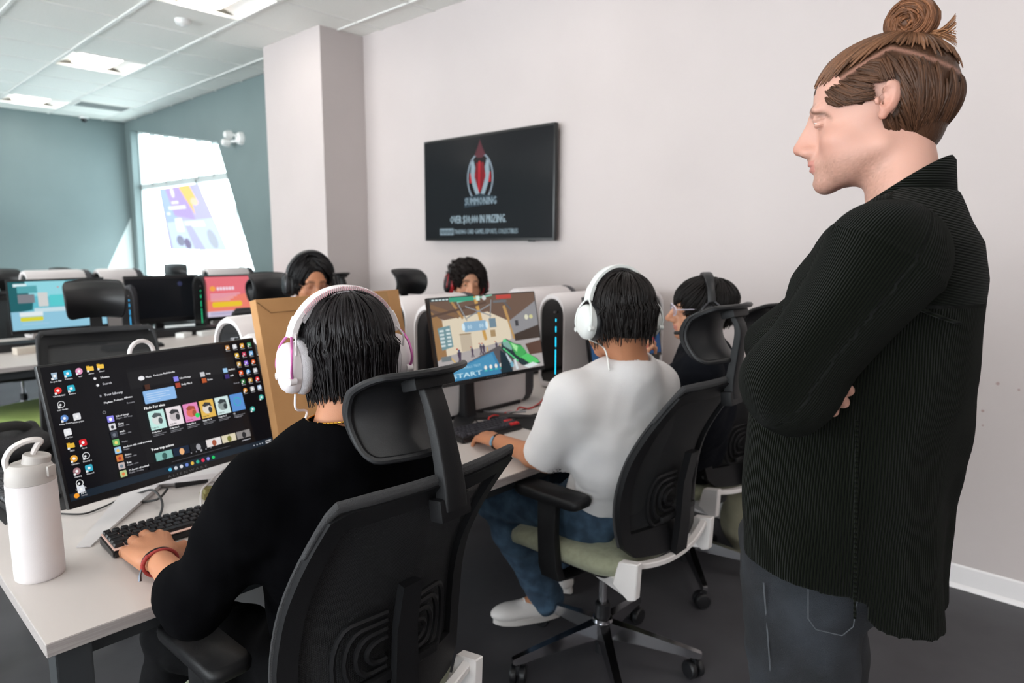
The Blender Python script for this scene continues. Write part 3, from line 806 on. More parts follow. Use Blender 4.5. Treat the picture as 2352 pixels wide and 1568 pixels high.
for a in (
    (.045, .075, '#9fb4c6', 'bin', 'Recycle Bin'), (.095, .07, '#37b6d8', 'sq', 'Fortnite'), (.14, .065, '#e59ac0', 'ci', 'osu!'),
    (.185, .055, '#f0c24a', 'fold', 'games'), (.228, .05, '#f0c24a', 'fold', 'school'),
    (.045, .185, '#e2342f', 'ci', 'VALORANT'), (.095, .185, '#2fb1c8', 'sq', 'Roblox'),
    (.045, .29, '#d5d5d8', 'ring', 'OBS Studio'), (.045, .395, '#5d86c4', 'ci', 'Pulsar Fusion'), (.092, .40, '#dcdce0', 'sq', 'monkeytype'),
    (.045, .50, '#e7e7ea', 'sq', 'CapCut'), (.045, .60, '#dfb23c', 'fold', '2024'), (.092, .60, '#d1232b', 'sq', 'Apex'),
    (.045, .70, '#e5a53c', 'ci', 'Chrome'), (.092, .70, '#e2e2e5', 'ring', 'Destiny 2'), (.045, .795, '#a2787d', 'ci', 'Gaming'), (.092, .795, '#3aa7c0', 'sq', 'Discord'),
    (.045, .885, '#e6e6e6', 'ring', 'Logitech G'), (.045, .93, '#dadde4', 'sq', None)): icon(*a)
cols = ['#3f8f5e', '#e2a23a', '#d9dadd', '#c98d4a', '#7ab3e2', '#b83554', '#e0b54a', '#e2622b', '#8d63d3', '#caa05c', '#c9c9ce', '#82b8ea', '#e05a2a', '#e23b3f', '#b98b3c', '#3a7c46', '#bcd2ea', '#c8c8c8', '#d9903c']
k = 0
for r_ in range(6):
    for q in range(4 if r_ == 0 else 3):
        x = .975-.043*q
        icon(x, .045+.083*r_, cols[k % len(cols)], 'ci' if k in (7, 11, 13, 18) else 'sq', 'app' if False else None, .0135)
        c.rect(U(x)-.007, V(.045+.083*r_)+.010, .014, .0013, '#a9a9ad'); k += 1
icon(.972, .555, '#49b6a9', 'ci', None, .016); icon(.905, .645, '#49b6a9', 'ci', None, .016)
wt_, gy = '#e9e9ec', '#8f8f95'
for t_, x, y, h, cc, b in (('Home', .215, .148, .0052, wt_, .1), ('Search', .217, .20, .0052, '#b9b9be', .08), ('Your Library', .213, .287, .0054, '#c9c9ce', .1),
    ('Playlists', .205, .345, .0042, wt_, .08), ('Podcasts', .247, .34, .0042, wt_, .08), ('Albums', .292, .335, .0042, wt_, .08), ('Recents', .298, .378, .0038, gy, .05),
    ('Music', .405, .20, .0042, wt_, .08), ('Podcasts', .442, .196, .0042, wt_, .08), ('Audiobooks', .487, .192, .0042, wt_, .08),
    ('Made For elvis', .365, .452, .0068, '#ffffff', .12), ('Your top mixes', .355, .79, .0068, '#ffffff', .12),
    ('Show all', .832, .385, .0034, gy, .05), ('Show all', .80, .69, .0034, gy, .05)): c.text(t_, U(x), V(y), h, cc, bold=b)
for s_ in (.192, .197): c.ell(U(s_), V(.141 if s_ < .195 else .195), .0035, .0035, wt_)
c.ell(U(.385), V(.196), .0085, .0062, '#e9e9ec'); c.rect(U(.195), V(.272), .004, .006, gy); c.ring(U(.198), V(.41), .004, .004, .001, gy)
lib = [('Liked Songs', 'Playlist - 409 songs', '#8a84e6'), ('Gang', 'Playlist - elvis', '#d9d9dd'), ('smile', 'Playlist - elvis', '#3b3f49'), ('', 'Playlist', '#6fb06a'),
       ('modern r&b soul morning', 'Playlist', '#9ac4e6'), ('Drive', 'Playlist - elvis', '#c97a3c'), ('Run', 'Playlist - elvis', '#c0b2b0'), ('12 hours of animal crossing music', 'Playlist - Housing', '#b4c68c')]
for i, (a, b, cc) in enumerate(lib):
    y = .445+.062*i
    c.rrect(U(.203), V(y), .0165, .0165, .0015, cc); c.ell(U(.203)+.008, V(y)+.009, .004, .0045, ['#ffffff', '#3a3a42', '#70757f', '#e7d779', '#e8bf6b', '#b33c3a', '#6c7d8a', '#e07f45'][i])
    c.text(a, U(.24), V(y)+.0065, .0042, wt_, bold=.08); c.text(b, U(.24), V(y)+.0125, .0032, gy, bold=.04)
c.rrect(U(.375), V(.305), U(.15), V(.105), .003, '#8cb7e6')
for i in range(4): c.rect(U(.388), V(.33+.018*i), U(.11-.02*(i % 2)-.03*(i == 3)), V(.006), '#b9d3f1')
for i, (x, t1, cc) in enumerate(((.53, 'Liked Songs', '#8a84e6'), (.665, 'Gang', '#c9c9cd'), (.79, 'modern', '#9ac4e6'), (.39, '', '#4a2c20'))):
    yy = .235 if i < 3 else .26
    c.rect(U(x), V(yy)-.002, .014, .0135, cc); c.text(t1, U(x)+.017, V(yy)+.007, .0042, wt_, bold=.08)
for i, (x, t1, cc) in enumerate(((.532, 'Daily Mix 3', '#a8442f'), (.667, 'Drive', '#b5562c'), (.792, 'chill', '#3c2c72'))):
    c.rect(U(x), V(.285), .014, .0135, cc); c.text(t1, U(x)+.017, V(.285)+.009, .0042, wt_, bold=.08)
alb = [('#bfe6df', '#4f5a5c', '#d5dad8'), ('#e9dfe3', '#3b3b3e', '#bcb4b6'), ('#df88ba', '#a4503a', '#d86d5a'), ('#e0b453', '#3c3b3a', '#ddd4c8'), ('#cfe4e2', '#3a4143', '#8c9896'), ('#5b8fd0', '#2fb4b8', '#5b8fd0')]
for i, (a, b, d) in enumerate(alb):
    x = U(.375)+i*.0495; y = V(.475)
    c.rrect(x, y, .044, .052, .002, a)
    if i == 5: c.ring(x+.022, y+.024, .012, .013, .002, b)
    else:
        c.ell(x+.022, y+.026, .015, .014, d); c.poly([(x+.008, y+.014), (x+.018, y+.006), (x+.034, y+.010), (x+.036, y+.022), (x+.028, y+.017), (x+.014, y+.020)], b)
        c.ell(x+.030, y+.030, .006, .009, b)
        c.rect(x, y+.040, .044, .012, a); c.text('Daily Mix', x+.003, y+.048, .003, b, bold=.05)
    c.text('Daily Mix %d' % (i+1) if i < 5 else 'DJ', x, y+.060, .0035, wt_, bold=.08)
    c.rect(x, y+.064, .038, .0012, gy); c.rect(x, y+.068, .030, .0012, gy)
c.ell(U(.375)+2*.0495+.037, V(.475)+.038, .0068, .0068, '#2ed46a')
for i, (a, b) in enumerate((('#7fb5ae', '#375b57'), ('#152338', '#e7b07c'), ('#17181b', '#9b9ba0'), ('#dfd9d8', '#a0543b'), ('#d9cfb4', '#7c7b3c'), ('#8a8684', '#2a2a2c'))):
    x = U(.365)+i*.0495
    c.rect(x, V(.815), .046, .022, a); c.ell(x+.024, V(.815)+.013, .007, .009, b)
c.rect(U(.33), V(.885), U(.54), V(.045), '#08080a')
for i, x in enumerate((.53, .555, .58, .605, .63)): c.ell(U(x), V(.888), .0036 if i == 2 else .0018, .0036 if i == 2 else .0018, '#9a9aa0')
c.rect(U(.43), V(.915), U(.30), V(.004), '#4d4d52'); c.rect(U(.80), V(.90), U(.05), V(.005), '#c9c9ce')
for i, cc in enumerate(('#4fb7e0', '#c8ccd2', '#d9d9dd', '#6a85cf', '#e2b54a', '#3aa98f', '#df3350', '#8d92e2', '#1fc765')): c.ell(U(.415+.027*i), V(.973), .0048, .0048, cc)
c.ell(U(.02), V(.968), .006, .006, '#ef9a2c'); c.text('14°C', U(.036), V(.968), .0036, wt_, bold=.06); c.text('Sunny', U(.036), V(.983), .0034, gy, bold=.05)
for i, x in enumerate((.86, .878, .895, .91)): c.ell(U(x), V(.973), .002, .002, '#b9bec6')
c.rect(U(.93), V(.960), .020, .0022, wt_); c.rect(U(.93), V(.978), .024, .0022, wt_)
mon1 = monitor('dark monitor nearest the camera showing a music player and desktop icons', (.70, 1.945, .981), R(9.9), R(16.6), .612, .36, c, logo='A L I E N W A R E', foot=.32, footy=-.25)

# -- second monitor: a first-person game
c = Canvas(.60, .34, '#a99e95')
c.poly([(0, 0), (.6, 0), (.6, .09), (.42, .14), (.30, .12), (.1, .10), (0, .07)], '#6b5548')
c.poly([(.05, .09), (.30, .07), (.42, .12), (.42, .205), (.05, .245)], '#d8cbb4'); c.poly([(0, .05), (.05, .09), (.05, .25), (0, .26)], '#96724c')
c.poly([(0, .25), (.05, .235), (.42, .20), (.6, .205), (.6, .34), (0, .34)], '#a9a3a2')
for x0, y0, x1, y1, t_, cc in ((0, .03, .14, .08, .018, '#7d6047'), (.10, 0, .16, .09, .012, '#a98253'), (.24, 0, .27, .19, .018, '#c39855'), (.40, .05, .44, .20, .016, '#b58e58'), (.0, .07, .3, .03, .01, '#59463c'),
                               (.14, .02, .18, .10, .006, '#8a8d90'), (.14, .02, .34, .0, .006, '#7ec0aa'), (.18, .09, .32, .04, .005, '#8c8f92'), (.18, .04, .32, .09, .005, '#8c8f92'), (.33, .02, .31, .10, .005, '#8c8f92'), (.38, .01, .44, .07, .008, '#5c5d61'), (.34, .03, .42, .03, .01, '#6a6c70')): c.line(x0, y0, x1, y1, t_, cc)
c.poly([(.42, .12), (.6, .04), (.6, .16), (.44, .185)], '#8b8a8d'); c.poly([(.44, .18), (.6, .15), (.6, .21), (.44, .21)], '#40352f'); c.rect(.455, .12, .02, .025, '#3c3c40'); c.ell(.53, .11, .012, .012, '#d6d4bd'); c.ell(.56, .11, .012, .009, '#c9c58f')
c.poly([(.5, .23), (.6, .22), (.6, .28), (.52, .28)], '#5b4238')
for x0, y0, x1, y1 in ((.07, .245, .155, .34), (.27, .22, .272, .29), (.35, .215, .32, .25)): c.line(x0, y0, x1, y1, .007, '#c9a86b')
c.rect(.13, .155, .06, .07, '#bcae9a'); c.rect(.30, .15, .03, .03, '#a48a66'); c.rect(.128, .152, .064, .004, '#8f7a5c')
for x, y, s_ in ((.115, .245, 1.1), (.185, .232, .7), (.235, .225, .8), (.25, .226, .8), (.325, .222, .7)):
    c.ell(x, y-.022*s_, .005*s_, .006*s_, '#4d4f73'); c.poly([(x-.01*s_, y-.018*s_), (x+.01*s_, y-.018*s_), (x+.005*s_, y+.01*s_), (x+.013*s_, y+.032*s_), (x+.004*s_, y+.03*s_), (x, y+.012*s_), (x-.005*s_, y+.032*s_), (x-.014*s_, y+.03*s_), (x-.006*s_, y+.008*s_)], '#4a3f52')
    c.ell(x-.008*s_, y-.03*s_, .005*s_, .003*s_, '#b33b32')
c.poly([(.02, .12), (.085, .112), (.09, .20), (.03, .21)], '#6f8f95')
for i in range(5):
    c.rect(.028, .128+.015*i, .022, .008, '#c9d6d6'); c.rect(.062, .126+.015*i, .02, .008, '#c9d6d6')
c.rect(.02, .235, .05, .02, '#70787a'); c.rect(.0, .0, .18, .012, '#3b4a4c'); [c.rect(.01+.018*i, .004, .013, .005, '#cfe0e0') for i in range(8)]
c.rrect(.155, .105, .13, .042, .01, '#86aac4'); c.ell(.155, .126, .008, .016, '#d0e5ef'); c.ell(.285, .126, .008, .016, '#d0e5ef'); c.text('00', .175, .136, .018, '#b9d3e2', bold=.08); c.text('00', .24, .136, .018, '#b9d3e2', bold=.08)
c.rect(.30, .10, .04, .04, '#6f8592'); c.rect(.10, .0, .13, .018, '#3d9a7c'); c.rect(.36, .002, .09, .018, '#b8453c'); c.rect(.245, 0, .02, .02, '#cfe3d8'); c.ell(.29, .01, .012, .01, '#c9cbc9')
c.poly([(.2, .34), (.05, .34), (.0, .315), (.34, .22), (.42, .28), (.40, .34)], '#5a5557')
c.poly([(.0, .34), (.0, .305), (.30, .242), (.325, .30), (.33, .34)], '#3f7fa6'); c.poly([(.0, .335), (.02, .31), (.29, .25), (.31, .30), (.10, .33)], '#4c8fb4')
c.text('SKILLS TEST', .12, .295, .010, '#a7cfe0', w=.10); c.text('START', .06, .33, .018, '#bfe0ec', w=.16, bold=.1)
for x in (.245, .275, .305, .335): c.ell(x, .305, .008, .009, '#e8e4dc'); c.rect(x-.009, .315, .018, .006, '#3fb6b0')
c.poly([(.355, .21), (.385, .195), (.43, .22), (.47, .23), (.50, .27), (.56, .30), (.58, .325), (.52, .335), (.46, .32), (.42, .29), (.37, .26), (.35, .235)], '#2c3a3d')
c.poly([(.36, .21), (.385, .20), (.42, .225), (.41, .25), (.365, .225)], '#7fa79d'); c.poly([(.395, .205), (.44, .225), (.475, .235), (.50, .265), (.46, .29), (.43, .27)], '#49a65b'); c.poly([(.46, .285), (.50, .27), (.555, .30), (.575, .32), (.52, .325)], '#56c26a'); c.poly([(.41, .215), (.45, .235), (.44, .26), (.425, .245)], '#a3e3a0')
c.line(.36, .235, .44, .30, .006, '#5fd086'); c.line(.37, .26, .41, .32, .012, '#b9c9cf'); c.line(.42, .29, .43, .335, .014, '#cdd6da'); c.poly([(.47, .325), (.53, .315), (.57, .33), (.5, .338)], '#d5dfe0'); c.ell(.375, .203, .012, .007, '#62c98a')
c.poly([(.34, .24), (.37, .26), (.40, .34), (.33, .34)], '#23323a'); c.ell(.40, .31, .01, .012, '#6fa6bb')
mon2 = monitor('monitor showing a first-person game, in front of the person in the white t-shirt', (1.838, 1.815, 1.096), R(-2.7), R(11.6), .56, .33, c, white=False, logo='A L I E N W A R E')
bm = bmesh.new(); box(bm, (.255, -.115, .155+.04), (.012, .008, .006), .002); obj('power_light', bm, mat('cyan_led', '#6fe8f0', .4, emit='#5fe4f2', strength=4), mon2)
# -- third monitor, mostly behind the player in white
c = Canvas(.60, .34, '#1c3a5e'); c.rect(.0, .0, .22, .34, '#24466b'); c.rect(.05, .2, .2, .1, '#5f8cc0'); c.rect(.3, .22, .25, .1, '#b93a4d'); c.rect(.02, .03, .3, .05, '#1f2a3c'); c.ell(.45, .12, .06, .06, '#2fa0a8')
monitor('monitor mostly hidden behind the head of the person in the white t-shirt', (2.76, 1.80, 1.05), R(-4), R(10), .56, .33, c, white=False, logo='A L I E N W A R E')

# ------------------------------------------------------------------ computer towers
def tower(label, x, y, rz=0, L=.50, Hh=.475, led=None, base_z=.74, body=None, open_back=False, group='computer towers standing on the desks'):
    body = body or lunar
    t = thing('computer_tower', label, 'computer', (x, y, base_z), rz, group)
    def cap(sc, x_, z0=.0, n=12):
        w_ = .082*sc; top = Hh*(.5+.5*sc)
        pts = [(x_, w_*math.cos(R(180*k/n)), top-.095*sc+ .095*sc*math.sin(R(180*k/n))) for k in range(n+1)]
        b0 = Hh*(.5-.5*sc)+z0
        pts += [(x_, -w_, b0+.03), (x_, -w_*.8, b0+.004), (x_, w_*.8, b0+.004), (x_, w_, b0+.03)]
        return pts
    bm = bmesh.new()
    loft(bm, [cap(.86, .02), cap(.90, 0), cap(.97, .0), cap(1, .014), cap(1.0, L*.5), cap(1, L-.05), cap(.97, L-.012)], cap=False)
    obj('shell', bm, body, t, smooth=40)
    bm = bmesh.new()
    if open_back: loft(bm, [cap(.88, .012), cap(.80, .06), cap(.5, .10), cap(.2, .07)])
    else: loft(bm, [cap(.89, .010), cap(.84, .022), cap(.5, .034)])
    fr = obj('front_panel', bm, glossb, t, smooth=40)
    bm = bmesh.new(); loft(bm, [cap(.985, L-.02), cap(1.0, L-.005), cap(.98, L+.025), cap(.88, L+.045), cap(.6, L+.05)]); obj('rear_cover', bm, dgrey, t, smooth=45)
    bm = bmesh.new(); tube(bm, [(.004, -.02, Hh*.82), (.004, -.020, Hh*.80)], .008, 10); obj('power_button', bm, chrome, fr)
    if led:
        lm = mat('led_'+led.strip('#'), led, .4, emit=led, strength=3)
        bm = bmesh.new()
        for z0, z1 in ((.16, .42), (.45, .55), (.60, .66), (.71, .74)): tube(bm, [(.012, -.02, Hh*z0), (.012, -.02, Hh*z1)], .0035, 6)
        obj('light_strip', bm, lm, t)
    bm = bmesh.new(); box(bm, (L/2, 0, .008), (L*.8, .16, .016), .004); obj('foot', bm, blackp, t, smooth=0)
    return t
tb = tower('tall white computer tower with unlit black oval front, left of the game monitor', 1.72, 2.06, 0, L=.53)
tower('tall white computer tower with cyan light strip, right of the game monitor', 2.52, 2.07, 0, L=.53, led='#19a9c9')
tower('white computer tower whose round top and grey rear rise behind the game monitor', 1.86, 2.45, 0, L=.44)
tower('white computer tower far side of the desk, left of the white headset', 2.68, 2.46, 0, L=.44)
tower('pale computer tower facing forward between the white headset and the person in glasses', 3.04, 1.80, R(90), L=.40)
tower('white computer tower with open dark end, partly behind the cardboard box', 1.05, 2.20, R(12), L=.42, Hh=.405, open_back=True)
tower('white computer tower with open dark end, left and behind the other beside the box', 1.10, 2.47, R(14), L=.5, Hh=.44, open_back=True)
# ------------------------------------------------------------------ people: smooth-union volumes turned into one skin each
F32 = np.float32
def A3(v): return np.array(tuple(v), dtype=np.float64)
def smin(a, b, k):
    if k <= 0: return np.minimum(a, b)
    h = np.clip(0.5+0.5*(b-a)/k, 0, 1); return b*(1-h)+a*h-k*h*(1-h)
def smax(a, b, k): return -smin(-a, -b, k)
class RC:       # round cone, optionally flattened along one axis
    def __init__(s, a, b, r1, r2=None, k=0.015, flat=None, sub=False):
        s.a, s.b = A3(a), A3(b); s.r1 = r1; s.r2 = r1 if r2 is None else r2; s.k = k; s.flat = flat; s.sub = sub
        s.upd()
    def upd(s):
        s.c = (s.a+s.b)/2; s.R = np.linalg.norm(s.a-s.b)/2+max(s.r1, s.r2)*(1.6 if s.flat is not None else 1)
    def d(s, P):
        a, ab = s.a, s.b-s.a
        q = P-a; t = np.clip(q@ab/max(ab@ab, 1e-9), 0, 1)
        v = q-t[:, None]*ab
        if s.flat is not None:
            ax, f = s.flat; ax = A3(ax); c = v@ax; v = v+np.outer(c*(1/f-1), ax)
        return np.linalg.norm(v, axis=1)-(s.r1+(s.r2-s.r1)*t)
    def xf(s, M, o, sc=1.0):
        f = s.flat
        if f is not None: f = (M@A3(f[0]), f[1])
        return RC(M@s.a*sc+o, M@s.b*sc+o, s.r1*sc, s.r2*sc, s.k*sc, f, s.sub)
class EL:       # ellipsoid
    def __init__(s, c, r, M=None, k=0.015, sub=False):
        s.c = A3(c); s.r = np.array(r, float) if hasattr(r, '__len__') else np.array([r]*3, float); s.M = np.eye(3) if M is None else M
        s.k = k; s.sub = sub; s.R = s.r.max()
    def d(s, P):
        q = (P-s.c)@s.M/s.r; k0 = np.linalg.norm(q, axis=1); k1 = np.linalg.norm(q/s.r, axis=1)
        return k0*(k0-1)/np.maximum(k1, 1e-6)
    def xf(s, M, o, sc=1.0): return EL(M@s.c*sc+o, s.r*sc, M@s.M, s.k*sc, s.sub)
def rotm(yaw=0, pitch=0, roll=0):
    """head frame: x right, y forward, z up; yaw = facing direction from +X; pitch down; roll"""
    a = yaw-90
    cz, sz = math.cos(R(a)), math.sin(R(a)); cx, sx = math.cos(R(-pitch)), math.sin(R(-pitch)); cy, sy = math.cos(R(roll)), math.sin(R(roll))
    Z = np.array([[cz, -sz, 0], [sz, cz, 0], [0, 0, 1]]); X = np.array([[1, 0, 0], [0, cx, -sx], [0, sx, cx]]); Y = np.array([[cy, 0, sy], [0, 1, 0], [-sy, 0, cy]])
    return Z@X@Y
def field(prims, disp=None):
    def f(P, pc=None, pr=0):
        d = np.full(len(P), 0.25)
        for q in prims:
            if pc is not None and np.linalg.norm(q.c-pc)-q.R-pr > 0.07: continue
            if q.sub: d = smax(d, -q.d(P), q.k)
            else: d = smin(d, q.d(P), q.k)
        if disp is not None: d = d+disp(P)
        return d
    return f
def sdf_mesh(prims, h, disp=None, lo=None, hi=None, cut=None):
    """evaluate in blocks near the surface, then surface nets"""
    f0 = field(prims, disp)
    f = f0 if cut is None else (lambda P, pc=None, pr=0: cut(P, f0(P, pc, pr)))
    add = [q for q in prims if not q.sub]
    if lo is None: lo = np.min([q.c-q.R for q in add], axis=0)-.02
    if hi is None: hi = np.max([q.c+q.R for q in add], axis=0)+.02
    lo = np.array(lo, float); hi = np.array(hi, float)
    B = 10; nb = np.ceil((hi-lo)/(h*B)).astype(int)+1; n = nb*B
    V = np.full(n, 0.1, F32)
    bi = np.stack(np.meshgrid(*[np.arange(k) for k in nb], indexing='ij'), -1).reshape(-1, 3)
    half = h*B/2; cen = lo+bi*(h*B)+half-h/2
    dc = f(cen); rad = half*1.7321
    act = np.abs(dc) < rad*1.5+0.012
    loc = np.stack(np.meshgrid(*[np.arange(B)]*3, indexing='ij'), -1).reshape(-1, 3)
    for i in np.nonzero(~act & (dc < 0))[0]:
        b = bi[i]*B; V[b[0]:b[0]+B, b[1]:b[1]+B, b[2]:b[2]+B] = -0.1
    for i in np.nonzero(act)[0]:
        b = bi[i]*B; P = lo+(b+loc)*h
        V[b[0]:b[0]+B, b[1]:b[1]+B, b[2]:b[2]+B] = f(P, cen[i], rad).reshape(B, B, B)
    s = V < 0
    c = np.zeros(np.array(V.shape)-1, np.int8)
    offs = [(x, y, z) for x in (0, 1) for y in (0, 1) for z in (0, 1)]
    sh = c.shape
    def sl(A, o): return A[o[0]:o[0]+sh[0], o[1]:o[1]+sh[1], o[2]:o[2]+sh[2]]
    for o in offs: c += sl(s, o)
    idx = np.argwhere((c > 0) & (c < 8))
    ids = np.full(sh, -1, np.int32); ids[tuple(idx.T)] = np.arange(len(idx))
    vals = {o: V[idx[:, 0]+o[0], idx[:, 1]+o[1], idx[:, 2]+o[2]] for o in offs}
    acc = np.zeros((len(idx), 3)); cnt = np.zeros(len(idx))
    for o in offs:
        for ax in range(3):
            if o[ax]: continue
            p = list(o); p[ax] = 1; p = tuple(p)
            va, vb = vals[o], vals[p]; m = (va < 0) != (vb < 0)
            t = np.where(m, va/np.where(m, va-vb, 1), 0)
            pt = np.tile(np.array(o, float), (len(idx), 1)); pt[:, ax] += t
            acc[m] += pt[m]; cnt[m] += 1
    verts = lo+(idx+acc/np.maximum(cnt, 1)[:, None])*h
    faces = []
    for ax in range(3):
        o1 = [0, 0, 0]; o1[ax] = 1
        a1, a2 = [k for k in range(3) if k != ax]
        sA = [slice(1, -1)]*3; sA[ax] = slice(0, -1); sB = [slice(1, -1)]*3; sB[ax] = slice(1, None)
        va, vb = s[tuple(sA)], s[tuple(sB)]
        e = np.argwhere(va != vb)
        if not len(e): continue
        g = e.copy(); g[:, a1] += 1; g[:, a2] += 1
        flip = va[tuple(e.T)]
        def cid(d1, d2):
            q = g.copy(); q[:, a1] += d1; q[:, a2] += d2; return ids[tuple(q.T)]
        quad = np.stack([cid(-1, -1), cid(0, -1), cid(0, 0), cid(-1, 0)], 1)
        if ax == 1: flip = ~flip
        quad[~flip] = quad[~flip][:, ::-1]
        faces.append(quad)
    faces = np.concatenate(faces); faces = faces[(faces >= 0).all(1)]
    a, b, c_ = verts[faces[:, 0]], verts[faces[:, 1]], verts[faces[:, 2]]
    if np.einsum('ij,ij->i', a-lo, np.cross(b-lo, c_-lo)).sum() < 0: faces = faces[:, ::-1]
    return verts, faces
def np_obj(name, verts, faces, m, parent=None, col=None, cord=None, label=None, origin=None, smooth=True):
    o3 = np.array(tuple(parent.location)) if (parent is not None and origin is None) else (np.zeros(3) if origin is None else origin)
    me = bpy.data.meshes.new(name)
    V = (verts-o3).astype(F32); Fc = faces.astype(np.int32)
    me.vertices.add(len(V)); me.vertices.foreach_set('co', V.ravel())
    me.loops.add(Fc.size); me.loops.foreach_set('vertex_index', Fc.ravel())
    me.polygons.add(len(Fc)); me.polygons.foreach_set('loop_start', np.arange(0, Fc.size, Fc.shape[1], dtype=np.int32))
    me.polygons.foreach_set('loop_total', np.full(len(Fc), Fc.shape[1], np.int32))
    me.update(calc_edges=True); me.validate()
    if smooth: me.polygons.foreach_set('use_smooth', [True]*len(me.polygons))
    if col is not None:
        ca = me.color_attributes.new('Col', 'FLOAT_COLOR', 'POINT'); arr = np.ones((len(me.vertices), 4), F32); arr[:, :3] = col[:len(me.vertices)]; ca.data.foreach_set('color', arr.ravel())
    if cord is not None:
        at_ = me.attributes.new('cord', 'FLOAT', 'POINT'); at_.data.foreach_set('value', cord.astype(F32))
    me.materials.append(m)
    o = link(name, me, parent)
    if label: o['label'] = label
    return o
def wob(P, amp, fr, seed=0):
    r_ = np.random.RandomState(seed); d = np.zeros(len(P))
    for k in range(5):
        v = r_.normal(size=3); v /= np.linalg.norm(v); d += np.sin(P@v*fr*(1+.45*k)+r_.rand()*6.28 + 1.5*np.sin(P@np.roll(v, 1)*fr*.6))/(1+.5*k)
    return d*amp

# ---------------- head
def head_prims(nose=1.0, ears=True, earz=0.0):
    p = [EL((0, -.012, .042), (.0735, .094, .078)),
         EL((0, .028, -.008), (.061, .064, .074), k=.03), EL((0, .030, -.058), (.047, .054, .044), k=.03),
         EL((0, .045, .052), (.056, .046, .044), k=.03)]
    for s in (-1, 1):
        p += [RC((s*.048, .0, -.046), (s*.017, .070, -.086), .018, .017, k=.022), EL((s*.044, .057, -.024), (.019, .020, .015), k=.02),
              EL((s*.023, .083, .028), (.024, .012, .009), k=.014)]
    p += [EL((0, .080, -.090), (.020, .017, .018), k=.018)]
    p += [EL((0, .082, -.060), (.028, .014, .020), k=.015)]
    for s in (-1, 1): p += [EL((s*.031, .101, .009), (.017, .0125, .0098), k=.012, sub=True)]
    n = nose
    p += [EL((0, .088, -.046), (.014, .014, .014), k=.012), EL((.034, .044, -.045), (.024, .030, .034), k=.03), EL((-.034, .044, -.045), (.024, .030, .034), k=.03)]
    p += [RC((0, .080, .012), (0, .091, -.032), .010, .0145, k=.012)]
    p += [RC((0, .089, .018), (0, .090+.027*n, -.026-.006*(n-1)), .0090, .0105, k=.012), EL((0, .090+.026*n, -.029-.008*(n-1)), (.011, .011, .010), k=.006)]
    for s in (-1, 1):
        p += [EL((s*.0115, .096+.004*n, -.035), (.0088, .014, .0088), k=.007)]
        p += [EL((s*.031, .0795, .0135), (.0150, .0118, .0072), k=.003), EL((s*.031, .0785, .0035), (.0145, .0115, .0048), k=.003)]
        p += [EL((s*.0062, .100+.008*n, -.0425), (.0034, .0065, .0045), k=.002, sub=True)]
    p += [EL((0, .0925, -.0565), (.0215, .0100, .0052), k=.005), EL((0, .0915, -.0665), (.0185, .0098, .0058), k=.005),
          EL((0, .1040, -.0612), (.0225, .0100, .0011), k=.003, sub=True), EL((0, .1040, -.0780), (.018, .009, .005), k=.010, sub=True)]
    if ears:
        for s in (-1, 1):
            Me = rotm(90+s*-22, -14, s*4)
            ez = earz; p += [EL((s*.080, -.014, .004+ez), (.0062, .0165, .0255), Me, k=.005), EL((s*.0865, -.008, .004+ez), (.0070, .0095, .0160), Me, k=.004, sub=True),
                  EL((s*.0905, -.016, .014+ez), (.006, .009, .011), Me, k=.003, sub=True), EL((s*.0785, -.004, -.0215+ez), (.0055, .0075, .008), k=.005), EL((s*.083, .0035, .0+ez), (.0045, .004, .006), k=.003)]
    for q in p:
        for nm in ('a', 'b'):
            if hasattr(q, nm):
                v = getattr(q, nm)
                if v[1] > 0: v[1] *= FY
        if isinstance(q, EL) and q.c[1] > 0: q.c[1] *= FY
        if isinstance(q, RC): q.upd()
    return p
FY = 1.12
SKIN = {'fair': ('#c39585', '#b47766'), 'tan': ('#b57c5c', '#a26244'), 'light': ('#c79376', '#b5775a')}
def skin_colors(V, M, o, tone, stubble=0, browc='#2a1c17', sc=1.0, lip='#b26e66'):
    L_ = ((V-o)@M)/sc
    base = np.array(hexc(SKIN[tone][0])); red = np.array(hexc(SKIN[tone][1]))
    col = np.tile(base, (len(V), 1))
    def mixc(c, w_):
        nonlocal col
        w_ = np.clip(w_, 0, 1)[:, None]; col = col*(1-w_)+np.array(hexc(c) if isinstance(c, str) else c)*w_
    x, y, z = L_[:, 0], L_[:, 1], L_[:, 2]; ax = np.abs(x); y = np.where(y > 0, y/FY, y)
    def g(cx, cy, cz, rx, ry, rz): return np.exp(-(((ax-cx)/rx)**2+((y-cy)/ry)**2+((z-cz)/rz)**2))
    mixc(red, .55*g(.042, .065, -.03, .022, .03, .02)); mixc(red, .7*g(0, .115, -.03, .016, .02, .014)); mixc(red, .6*g(.085, -.012, .0, .012, .025, .03))
    if stubble:
        st = np.clip((-.045-z)/.02, 0, 1)*np.clip((y+.02)/.03, 0, 1)*(z > -.13)
        st2 = g(0, .10, -.048, .024, .014, .006)
        grain = .6+.4*np.sin(V[:, 0]*2600)*np.sin(V[:, 1]*2300)*np.sin(V[:, 2]*2500)
        mixc('#7a5a4a', stubble*np.maximum(st, st2)*grain)
    lipw = (np.abs(z+.0615) < .0105)*(ax < .0225)*(y > .088)
    mixc(lip, lipw*.75)
    bl = .027+.030*.0+.10*(ax-.012)-1.6*np.maximum(ax-.036, 0)
    mixc(browc, np.exp(-((z-(bl+.0035))/.0052)**2)*np.clip((ax-.008)/.006, 0, 1)*np.clip((.054-ax)/.008, 0, 1)*(y > .045)*.85)
    return col
